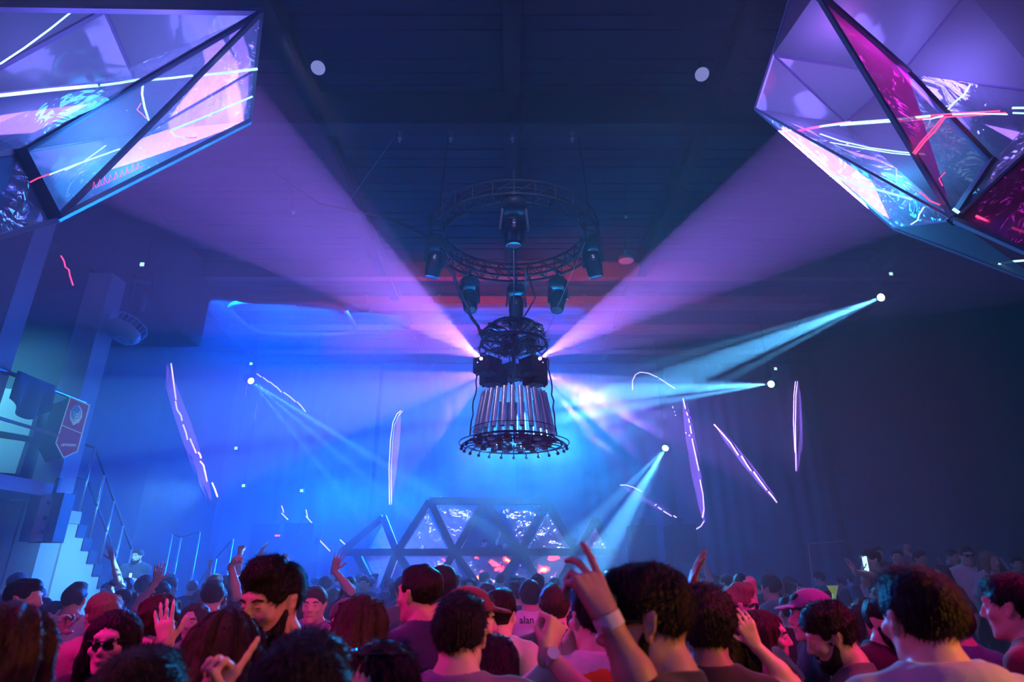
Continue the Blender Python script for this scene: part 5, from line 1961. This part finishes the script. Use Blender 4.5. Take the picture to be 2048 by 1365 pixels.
def cap_for(o, info, mtl, back=False):
    hc, Rh, sc = info['hc'], info['Rh'], info['sc']
    q = lambda x, y, z: hc + Rh @ (np.array([x, y, z]) * sc)
    lo, hi = hc - .26 * sc, hc + .26 * sc
    C_ = Field(*[axis_grid(lo[a], hi[a], [], .009, .009) for a in range(3)])
    C_.ell(q(0, -.016, .050), (.094 * sc, .112 * sc, .092 * sc), .02, M3=Rh)

    def cut(X, Y, Z):
        px, py, pz = X - hc[0], Y - hc[1], Z - hc[2]
        return ((px * Rh[0, 2] + py * Rh[1, 2] + pz * Rh[2, 2]) / sc - .045) * sc
    C_.put(cut, lo, hi, .006, 'cut') if False else None
    X, Y, Z = C_.ax[0][:, None, None], C_.ax[1][None, :, None], C_.ax[2][None, None, :]
    C_.F = smax(C_.F, -cut(X, Y, Z).astype(np.float32), .006)
    s_ = -1 if back else 1
    C_.ell(q(0, .105 * s_, .050), (.070 * sc, .075 * sc, .009 * sc), .012, M3=Rh @ rotm(0, -.18 * s_, 0))
    v, f = C_.mesh()
    ob = bpy.data.objects.new('cap', np_mesh('cap', v, f, [mtl]))
    COL.objects.link(ob)
    ob.parent = o


def place_person(spec, loc, yaw, label, group=None, cat='person'):
    out, info = build_person(spec)
    info['hm'] = HR[spec.get('hcol', 'dark')]
    o = bpy.data.objects.new('person', out.pop('body'))
    COL.objects.link(o)
    for n, me in out.items():
        c = bpy.data.objects.new(n, me)
        COL.objects.link(c)
        c.parent = o
    if spec.get('eyes'):
        eyes_for(o, info, spec['eyes'] == 'closed')
    if spec.get('glasses'):
        glasses_for(o, info, up=spec['glasses'] == 'up', shield=spec['glasses'] == 'shield')
    if spec.get('cap'):
        cap_for(o, info, CL[spec['cap']], spec.get('capback', False))
    o.location = loc
    o.rotation_euler = (0, 0, yaw)
    tag(o, label, cat, group)
    o_info[o.name] = info
    return o, info


o_info = {}

# ================================================================== THE CROWD


def crowd(px, ty, d, yaw, label, group=None, armL=None, armR=None, floor=0.0, **sp):
    """person whose hair top shows at (px, ty) when standing d metres in front; yaw in degrees, 0 = back to us"""
    T = PD(px, ty, d)
    h = (T.z - floor) * 1.75 / 1.722
    sp['h'] = h
    y = math.radians(yaw)
    fine = sp.setdefault('fine', min(.011, max(.0052, d * .0028)))
    sp.setdefault('vox', fine * 2.4)
    sp.setdefault('cvox', max(.010, fine * 1.9))
    sc = h / 1.75
    bend = sp.get('bend', 0)
    # head sits a little in front of the feet in body space
    offy = (.015 + .02) * sc + math.sin(bend) * .62 * sc
    fwd = Vector((-math.sin(y), math.cos(y), 0))
    loc = Vector((T.x, T.y, floor)) - fwd * offy
    Ri = Matrix.Rotation(-y, 3, 'Z')
    arms = []
    for A in (armL, armR):
        if A is None:
            arms.append(None)
            continue
        w = Ri @ (PD(*A[0]) - loc)
        dct = dict(w=tuple(w), abs=True, pose=A[1])
        if len(A) > 2 and A[2] is not None:
            dct['dir'] = tuple(Ri @ (PD(*A[2]) - PD(*A[0])))
        if len(A) > 3 and A[3] is not None:
            dct['palm'] = tuple(Ri @ Vector(A[3]))
        if len(A) > 4 and A[4] is not None:
            dct['pole'] = tuple(Ri @ Vector(A[4]))
        if len(A) > 5 and A[5] is not None:
            dct['flip'] = A[5]
        if len(A) > 6 and A[6] is not None:
            dct['el'] = tuple(Ri @ (PD(*A[6]) - loc))
        arms.append(dct)
    sp['arms'] = tuple(arms)
    return place_person(sp, loc, y, label, group)


def band(o, info, side, mtl, name='wristband', w=.022, off=.02, r=.031, face=False):
    S, el, wr, fd, pl, sx, pose, flip = info['arms'][side]
    n = (wr - el) / np.linalg.norm(wr - el)
    c = wr - n * off
    m = MB().cyl(Vector(c - n * w / 2), Vector(c + n * w / 2), r, n=18, caps=False)
    m.cyl(Vector(c + n * w / 2), Vector(c - n * w / 2), r * .9, n=18, caps=False)
    b = m.build(name, mtl, None, origin=(0, 0, 0))
    b.parent = o
    if face:
        pz = pl - n * (pl @ n)
        pz /= np.linalg.norm(pz)
        q = MB().cyl(Vector(c - pz * r), Vector(c - pz * (r + .009)), .019, n=16).build('dial', M['chrome'], None, origin=(0, 0, 0))
        q.parent = b


# ---- nearest row, along the bottom edge of the view
crowd(45, 1197, 1.40, 6, 'person with very long dark hair seen from behind at the left edge', fem=True, hair='verylong', hcol='brown', col='charcoal', seed=2)
crowd(300, 1290, 1.28, 4, 'person with dark cropped hair close to us raising one finger beside long hair', hair='short', hcol='black', col='black', seed=3, vol=.006,
      armR=((410, 1402, 1.46), 'point', (464, 1318, 1.50), (-.2, -1, 0), (1, -.3, -1)))
crowd(466, 1213, 1.75, 4, 'person with very long straight brown hair seen from behind below the bearded man', fem=True, hair='verylong', hcol='brown', col='charcoal', seed=5)
crowd(622, 1265, 1.22, 0, 'person with round dark hair filling the bottom edge, right of the bearded man', hair='short', hcol='black', col='black', vol=.010, seed=6)
crowd(560, 1114, 2.08, 153, 'tall bearded man with dark quiff looking down, face lit orange', hair='quiff', hcol='black', beard=True, skin='tan', eyes='closed', hpitch=-.17, col='black', top='jacket', seed=7)
crowd(752, 1279, 1.52, 152, 'person with sunglasses pushed up on long dark hair, half face at the bottom edge', fem=True, hair='verylong', hcol='dark', glasses='up', eyes=True, col='black', seed=8)
o16, i16 = crowd(925, 1181, 1.95, -10, 'man in purple tee seen from behind with sunglasses on top of his dark hair', hair='short', hcol='black', glasses='up', col='purple', wide=1.08, seed=9,
                 nape=-.085, armR=((1093, 1305, 1.85), 'fist', (1112, 1250, 1.90), (-.6, .8, .2), (.4, -.3, -1)))
band(o16, i16, 1, M['chrome'], 'wristwatch', face=True)
o24, i24 = crowd(1283, 1116, 1.47, 80, 'man in profile with dark cropped hair, beard and sunglasses raising one arm', hair='short', hcol='black', beard=True, glasses='shield', skin='tan', col='black', seed=10, hpitch=-.12,
                 cvox=.007, nape=-.08, pmats=('grey',),
                 print=lambda x, y, z: ((y < -.05) & (x > .02) & (x < .16) & (z < 1.33) & (z > 1.05) & ((abs(np.sin(x * 55 + z * 30)) > .55) | (abs(z - 1.31) < .012) | (abs(x - .03) < .01))),
                 armL=((1212, 1233, 1.34), 'reach', (1156, 1122, 1.44), (-.5, .9, .1), None, None, (1298, 1415, 1.27)))
band(o24, i24, 0, CL['white'], 'wristband', w=.030, off=.012, r=.033)
crowd(1812, 1127, 1.62, 3, 'broad man in pale grey hoodie seen from behind, neck lit orange', hair='short', hcol='black', nape=-.045, top='hoodie', col='lightgrey', wide=1.10, cvox=.009, seed=11)


def tee_print(x, y, z):
    o = ((y < -.02) & (abs(x + .04) < .10) & (z < 1.455 - .25 * abs(x + .04)) & (z > 1.375 + .3 * (x + .04))).astype(int)
    r = ((y < -.02) & (abs(x + .04) < .14) & (z <= 1.39) & (z > 1.08)).astype(int)
    p = ((y < -.02) & (((x + .01) / .08) ** 2 + ((z - 1.30) / .085) ** 2 < 1)).astype(int)
    res = np.where(r > 0, 2, 0)
    res = np.where(o > 0, 1, res)
    return np.where(p > 0, 3, res)


crowd(1182, 1153, 2.15, 22, 'man in white tee with orange and red back print, seen from behind', hair='short', hcol='black', col='white', wide=1.05, seed=12, cvox=.007, print=tee_print, pmats=('orange', 'red', 'pink'),
      armL=((1120, 1330, 2.1), 'open', (1150, 1285, 2.15), (.3, -1, 0), (-1, -.3, -.8)))
crowd(988, 1263, 2.35, 0, 'person with long dark hair and sunglasses on top, right of the purple tee', fem=True, hair='long', hcol='dark', glasses='up', col='black', seed=13)
crowd(1403, 1182, 2.15, -8, 'person with round black afro hair, palm raised above the head', hair='afro', hcol='black', skin='brown', col='black', seed=14,
      armL=((1378, 1196, 2.30), 'open', (1394, 1125, 2.3), (.9, -.2, 0), (-.5, .2, -1)))
crowd(1463, 1214, 2.5, -62, 'person with very long black hair and pink-lit forearms raised, right of the afro', fem=True, hair='verylong', hcol='black', top='tank', col='pink', seed=15,
      armR=((1508, 1288, 2.35), 'relaxed', (1490, 1248, 2.35), (0, 1, 0), (1, -.2, -1), None, (1584, 1370, 2.3)), armL=((1560, 1310, 2.5), 'relaxed', (1580, 1335, 2.5), (0, 0, -1), (.2, .2, -1)))
crowd(2002, 1143, 2.45, 38, 'man in maroon tee at the right edge, neck lit pink, head turned left', hair='short', hcol='black', col='maroon', seed=16, nape=-.05)
# ---- second row
o4, _ = crowd(236, 1217, 2.45, 193, 'woman with long black hair and wraparound sunglasses facing us', fem=True, hair='long', hcol='black', glasses='shield', skin='light', col='black', seed=17)
crowd(62, 1155, 3.9, -78, 'man with dark hair and sunglasses on top in profile below the left column', hair='short', hcol='black', glasses='up', col='maroon', seed=18, armR=((118, 1262, 3.6), 'reach', (140, 1240, 3.6), (0, -1, 0)))
crowd(212, 1187, 3.4, 50, 'person with fair curly hair and fluffy pink jacket behind the woman in wraparound sunglasses', hair='curly', hcol='fair', top='hoodie', col='pink', seed=19)
crowd(328, 1192, 3.0, 5, 'person with bushy reddish curls seen from behind, left of the long hair', hair='curly', hcol='brown', vol=.012, col='navy', seed=20,
      armL=((334, 1290, 2.6), 'open', (328, 1240, 2.62), (0, 1, .2), (-.6, .2, -1)))
crowd(392, 1204, 4.0, 182, 'person facing us with parted brown hair right of the bushy curls', hair='long', fem=True, hcol='brown', eyes=True, top='jacket', col='grey', seed=21)
crowd(632, 1171, 4.2, 181, 'young man with short brown hair facing us, right of the bearded man', hair='short', hcol='brown', eyes=True, col='purple', seed=22)
crowd(692, 1200, 3.3, 172, 'person with dark cap turned back and sunglasses, face lit pink', hair='short', hcol='black', glasses='shield', cap='charcoal', capback=True, col='maroon', seed=23)
crowd(738, 1187, 2.45, -28, 'woman with long brown hair and sunglasses on top seen from behind', fem=True, hair='long', hcol='brown', glasses='up', col='charcoal', seed=24)
crowd(838, 1126, 2.85, 58, 'tall man with short black hair in navy tee looking left', hair='short', hcol='black', col='navy', skin='tan', seed=25, nape=-.06)
crowd(888, 1131, 3.7, -6, 'person with round black hair just behind the tall man in navy', hair='short', hcol='black', vol=.01, col='black', seed=26)
crowd(948, 1176, 2.5, -72, 'man in flat maroon cap in profile, face lit orange', hair='short', hcol='dark', cap='maroon', eyes=True, col='navy', seed=27)
crowd(1003, 1176, 3.15, -25, 'man with thick black hair in pale grey hooded top, seen from behind', hair='short', hcol='black', vol=.006, top='hoodie', col='lightgrey', seed=28)
o20, i20 = crowd(1060, 1160, 4.8, 2, 'person in black tee with white lettered back panel before the booth', hair='short', hcol='black', vol=.008, col='black', seed=29, cvox=.009,
                 print=lambda x, y, z: ((y < -.02) & (abs(x) < .15) & (z > 1.27)), pmats=('white',))
tx = text_mesh('alan', .070, CL['navy'], o20, world_origin(o20), (math.pi / 2, 0, 0), ext=.004, bold=.001)
tx.location = (-.04, -.165, 1.425)
crowd(1107, 1168, 3.4, 2, 'man with brown hair and large ears seen from behind, right of the lettered tee', hair='short', hcol='brown', vol=.004, col='navy', seed=30)
crowd(1150, 1150, 4.3, 5, 'person with black hair behind the raised hand', hair='short', hcol='black', col='black', seed=31)
crowd(1478, 1168, 3.8, -102, 'man with fair quiff and sunglasses in profile facing right', hair='quiff', hcol='fair', glasses='shield', col='charcoal', seed=32)
crowd(1574, 1190, 4.4, 10, 'person with dark hair punching one fist up, behind the smiling woman', hair='short', hcol='black', col='black', seed=33,
      armL=((1506, 1186, 4.25), 'fist', (1500, 1160, 4.25), (0, 1, 0), (.3, .1, -1)))
crowd(1530, 1216, 2.85, -112, 'smiling woman with long brown hair in profile facing right', fem=True, hair='long', hcol='brown', eyes=True, col='charcoal', seed=34)
crowd(1608, 1180, 3.15, 82, 'man in purple peaked cap facing left', hair='short', hcol='dark', cap='purple', top='jacket', col='black', seed=35)
crowd(1660, 1200, 2.45, 72, 'bearded man with thick black hair looking down to the left, neck lit red', hair='curly', hcol='black', beard=True, hpitch=-.3, skin='tan', col='charcoal', seed=36)
crowd(1732, 1194, 3.8, 178, 'woman with long dark hair and dark glasses facing us', fem=True, hair='long', hcol='dark', glasses='shield', top='jacket', col='navy', seed=37)
crowd(1764, 1190, 3.1, 200, 'man with beard facing us just left of the hoodie', hair='short', hcol='dark', beard=True, eyes=True, top='jacket', col='black', seed=38)
crowd(1893, 1200, 3.3, 5, 'person with purple-lit dark hair seen from behind, right of the hoodie', hair='short', hcol='brown', vol=.01, col='denim', seed=39)
# ---- raised arms further back
crowd(440, 1172, 5.2, 3, 'person punching a bent fist high, left of the bearded man', 'raised arms', hair='short', hcol='black', col='black', seed=40,
      armR=((462, 1132, 5.0), 'fist', (476, 1110, 5.0), (1, 0, -.3), (.2, .4, -1)))
crowd(700, 1166, 5.6, 2, 'person raising a splayed hand, right of the young man facing us', 'raised arms', hair='short', hcol='dark', col='navy', seed=41,
      armL=((668, 1140, 5.5), 'splay', (678, 1112, 5.5), (0, 1, 0), (.2, .3, -1)))
crowd(318, 1160, 5.5, 160, 'person with dark hair and glasses facing us, hand up by the ramp railing', 'raised arms', hair='short', hcol='black', glasses='shield', col='navy', seed=42,
      armL=((312, 1165, 5.3), 'open', (316, 1145, 5.3), (0, 1, 0), (-.3, .2, -1)))
crowd(1640, 1176, 6.5, 0, 'person pointing up with both hands near the guest platform', 'raised arms', hair='short', hcol='dark', col='charcoal', seed=43,
      armL=((1548, 1172, 6.2), 'fist', (1545, 1160, 6.2), (0, 1, 0)), armR=((1562, 1170, 6.2), 'point', (1556, 1148, 6.2), (0, 1, 0)))
crowd(118, 1200, 5.4, -84, 'person with dark hair pointing upward before the white stair wall', 'raised arms', hair='bun', hcol='black', col='navy', seed=44,
      armR=((148, 1218, 5.3), 'point', (150, 1190, 5.3), (1, 0, 0)))
crowd(90, 1194, 5.9, -70, 'person with dark fringe left of the one pointing upward', hair='short', hcol='black', col='grey', seed=45)
# ---- staff and performers
rs = MB().box((-6.55, 10.3, .2), (1.3, 1.0, .4)).build('riser', M['black'], label='low black riser under the bearded steward by the stairs', cat='riser')
o, _ = crowd(277, 1097, 10.3, 178, 'bearded steward in dark jacket standing by the stairs with a lit badge', floor=.4, hair='short', hcol='dark', beard=True, eyes=True, top='jacket', col='navy', wide=1.12, seed=46,
             armL=((262, 1160, 10.0), 'fist', (275, 1163, 10.0), (0, 1, 0), (-1, 0, -1)), armR=((292, 1163, 10.0), 'fist', (276, 1160, 10.0), (0, 1, 0), (1, 0, -1)))
MB().box((-.06, .19, 1.30), (.035, .012, .10)).build('badge', M['laser_cyan'], None, origin=(0, 0, 0)).parent = o
crowd(969, 1077, 15.0, 200, 'performer in black behind the booth looking down to the right', 'performers behind the booth', floor=1.1, hair='short', hcol='black', eyes=True, hpitch=-.3, col='black', seed=47)
crowd(1010, 1082, 14.9, 182, 'performer with one arm raised behind the booth', 'performers behind the booth', floor=1.1, hair='short', hcol='dark', eyes=True, col='charcoal', seed=48,
      armR=((999, 1072, 14.8), 'open', (998, 1052, 14.8), (0, -1, 0), (-.5, 0, -1)), armL=((1004, 1100, 14.6), 'relaxed', (985, 1101, 14.6), (0, 0, -1)))
# ---- guests on the low platform at right
o, i = crowd(1737, 1098, 6.9, 96, 'man on the platform holding a lit phone, profile facing left', 'guests on the right platform', floor=.36, hair='quiff', hcol='dark', col='charcoal', seed=49,
             armL=((1692, 1142, 6.4), 'relaxed', (1688, 1128, 6.4), (-1, 0, 0)), armR=((1727, 1140, 6.6), 'relaxed', (1730, 1122, 6.6), (-1, 0, 0)))
ph = MB().box(PD(1731, 1128, 6.55), (.012, .075, .15)).build('phone', M['laser_cyan'], label='lit phone in the hand of the man on the platform', cat='phone')
plat = [(1752, 1090, 9.5, 170, 'light'), (1791, 1096, 9.0, 150, 'light'), (1838, 1100, 8.6, 190, 'tan'), (1928, 1090, 7.4, 165, 'tan'), (1977, 1100, 7.2, 185, 'light'), (1875, 1128, 6.6, 120, 'tan'), (1900, 1098, 9.2, 200, 'light'), (2030, 1110, 8.0, 160, 'tan')]
pl_lab = ['guest at the back left of the right platform', 'guest with an arm up beside the phone holder', 'guest in the middle of the right platform facing the room', 'guest with glasses and white collar looking at a phone', 'pale haired guest in white top near the right edge', 'guest with orange-lit face leaning forward on the platform', 'guest half hidden behind the one in glasses', 'guest at the far right end of the platform']
for k, (px, ty, d, yw, skn) in enumerate(plat):
    fem = k in (4, 5)
    crowd(px, ty, d, yw, pl_lab[k], 'guests on the right platform', floor=.36, fem=fem, hair='long' if fem else 'short', hcol=('fair' if k == 4 else 'dark'), skin=skn,
          glasses='shield' if k == 3 else None, col=('black', 'navy', 'black', 'white', 'white', 'black', 'black', 'charcoal')[k], seed=50 + k,
          armL=((1812, 1105, 8.8), 'fist', (1816, 1090, 8.8), (0, 1, 0)) if k == 1 else None)
# ---- the rest of the crowd: copies of a few people
protos = []
for k, sp in enumerate([dict(hair='short', hcol='black', col='black'), dict(hair='short', hcol='dark', col='navy', vol=.008), dict(hair='quiff', hcol='brown', col='grey'),
                        dict(hair='long', fem=True, hcol='dark', col='charcoal'), dict(hair='curly', hcol='black', col='white'), dict(hair='bun', fem=True, hcol='brown', col='maroon'),
                        dict(hair='short', hcol='black', col='purple', arms=(dict(w=(-.12, .25, 1.98), pose='open', palm=(0, 1, 0)), None)),
                        dict(hair='verylong', fem=True, hcol='fair', col='black'), dict(hair='short', hcol='fair', col='denim', arms=(None, dict(w=(.16, .22, 1.95), pose='fist')))]):
    sp.update(fine=.0105, vox=.026, cvox=.024, seed=80 + k, h=1.75)
    o, info = place_person(sp, Vector((0, 0, 0)), 0, 'x')
    protos.append((o, sp))
rc = random.Random(42)
taken = [(o.location.x, o.location.y) for o in bpy.data.objects if o.name.startswith('person') and o.parent is None and o.location.length > .5]
spots = []
tries = 0
while len(spots) < 150 and tries < 9000:
    tries += 1
    Y = 4.4 + 9.4 * rc.random() ** .8
    X = rc.uniform(-.80, .86) * Y * .98
    if X < -6.2 + (0 if Y < 9 else 0) or X < -.80 * Y or X > 9.8:
        continue
    if X > 4.0 and Y > 5.4 and Y < 12.3:
        continue
    if X < -4.6 and Y > 9.2 and rc.random() < .8:
        continue
    if any((X - a) ** 2 + (Y - b) ** 2 < .50 ** 2 for a, b in taken):
        continue
    taken.append((X, Y))
    spots.append((X, Y))
hn = {'black': 'black', 'dark': 'dark', 'brown': 'brown', 'fair': 'fair'}
rows = {'near': [], 'middle': [], 'far': []}
made = []
for k, (X, Y) in enumerate(spots):
    w = [3, 3, 2, 2, 2, 2, 1.2, 1.5, 1.2]
    if Y < 7 or abs(X / Y) < .16:
        w[6] = w[8] = 0
    pi = rc.choices(range(9), w)[0]
    p, sp = protos[pi]
    o = copy_tree(p) if len([m for m in made if m[3] == pi]) else p
    s_ = rc.uniform(.945, 1.035) * (0.96 if sp.get('fem') else 1)
    o.scale = (s_, s_, s_)
    o.location = (X, Y, 0)
    yw = rc.gauss(0, .35) + math.atan2(X, 16 - Y) * .6
    if rc.random() < .14:
        yw += rc.choice((2.4, -2.4, 3.0))
    o.rotation_euler = (0, 0, yw)
    tc = rc.choice(('black', 'navy', 'charcoal', 'grey', 'white', 'purple', 'maroon', 'denim', 'olive'))
    for ch in o.children:
        if ch.name.startswith('shirt'):
            ch.material_slots[0].link = 'OBJECT'
            ch.material_slots[0].material = CL[tc]
    rw = 'near' if Y < 6.5 else ('middle' if Y < 9.5 else 'far')
    rows[rw].append((X / Y, o, sp, tc, pi))
    made.append((X, Y, o, pi))
for pi, (p, sp) in enumerate(protos):
    if not [m for m in made if m[3] == pi]:
        for ch in list(p.children):
            bpy.data.objects.remove(ch)
        bpy.data.objects.remove(p)
ORD = lambda n: str(n) + ('th' if 10 < n % 100 < 14 else {1: 'st', 2: 'nd', 3: 'rd'}.get(n % 10, 'th'))
hs = {'short': 'short', 'quiff': 'swept', 'long': 'long', 'curly': 'curly', 'bun': 'tied-up', 'verylong': 'very long'}
for rw, L in rows.items():
    L.sort(key=lambda q: q[0])
    for n, (_, o, sp, tc, pi) in enumerate(L):
        ex = ', arm up' if pi in (6, 8) else ''
        o['label'] = 'person with %s %s hair%s, %s from left in %s rows' % (hs[sp['hair']], hn[sp['hcol']], ex, ORD(n + 1), 'the ' + rw)
        o['category'] = 'person'
        o['group'] = 'dancers in the %s rows of the crowd' % rw
# small props seen at the floor
vz = [P(1656, 1172, 5.2), P(1677, 1172, 5.2), P(1673, 1190, 5.2), P(1672, 1200, 5.2), P(1668, 1200, 5.2), P(1667, 1188, 5.2)]
MB().prism(vz, (0, .03, 0)).build('raised_card', mat('lime_card', (0.45, 0.75, 0.15), 0.6, emit=(.4, .8, .15), strength=.25), label='lime green glowing card held up right of the purple cap', cat='card')


# ================================================================== HAZE
def volume_mat(name, density, g=0.1, smoke=False):
    m = bpy.data.materials.new(name)
    m.use_nodes = True
    nt = m.node_tree
    nt.nodes.clear()
    out = nt.nodes.new('ShaderNodeOutputMaterial')
    v = nt.nodes.new('ShaderNodeVolumeScatter')
    v.inputs['Color'].default_value = (0.9, 0.93, 1.0, 1)
    v.inputs['Density'].default_value = density
    v.inputs['Anisotropy'].default_value = g
    nt.links.new(v.outputs[0], out.inputs['Volume'])
    if smoke:
        tc = nt.nodes.new('ShaderNodeTexCoord')
        ln = nt.nodes.new('ShaderNodeVectorMath')
        ln.operation = 'LENGTH'
        nt.links.new(tc.outputs['Object'], ln.inputs[0])
        r = nt.nodes.new('ShaderNodeMapRange')
        r.interpolation_type = 'SMOOTHSTEP'
        for i, q in enumerate((0.15, 0.98, 1.0, 0.0)):
            r.inputs[i + 1].default_value = q
        nt.links.new(ln.outputs['Value'], r.inputs[0])
        nz = nt.nodes.new('ShaderNodeTexNoise')
        nz.inputs['Scale'].default_value = 2.3
        nz.inputs['Detail'].default_value = 4
        nz.inputs['Distortion'].default_value = 1.0
        nt.links.new(tc.outputs['Object'], nz.inputs['Vector'])
        r2 = nt.nodes.new('ShaderNodeMapRange')
        r2.interpolation_type = 'SMOOTHSTEP'
        for i, q in enumerate((0.44, 0.60, 0.0, density)):
            r2.inputs[i + 1].default_value = q
        nt.links.new(nz.outputs[0], r2.inputs[0])
        mu = nt.nodes.new('ShaderNodeMath')
        mu.operation = 'MULTIPLY'
        nt.links.new(r.outputs[0], mu.inputs[0])
        nt.links.new(r2.outputs[0], mu.inputs[1])
        nt.links.new(mu.outputs[0], v.inputs['Density'])
        m.cycles.volume_sampling = 'MULTIPLE_IMPORTANCE'
    return m


MB().box((-0.7, 11.6, 4.45), (22.5, 16.7, 8.8)).build('haze', volume_mat('room_haze', 0.036),
    label='thin stage haze filling the far part of the hall', cat='haze', kind='stuff')
o = MB().sphere((0, 0, 0), 1.0, 24, 14).build('smoke_cloud', volume_mat('smoke', 0.50, 0.0, True), None, origin=(0, 0, 0),
                                        label='pale drifting smoke cloud glowing behind the pipe crown', cat='smoke', kind='stuff')
o.location = (0.9, 12.6, 3.9)
o.scale = (3.6, 2.4, 2.3)
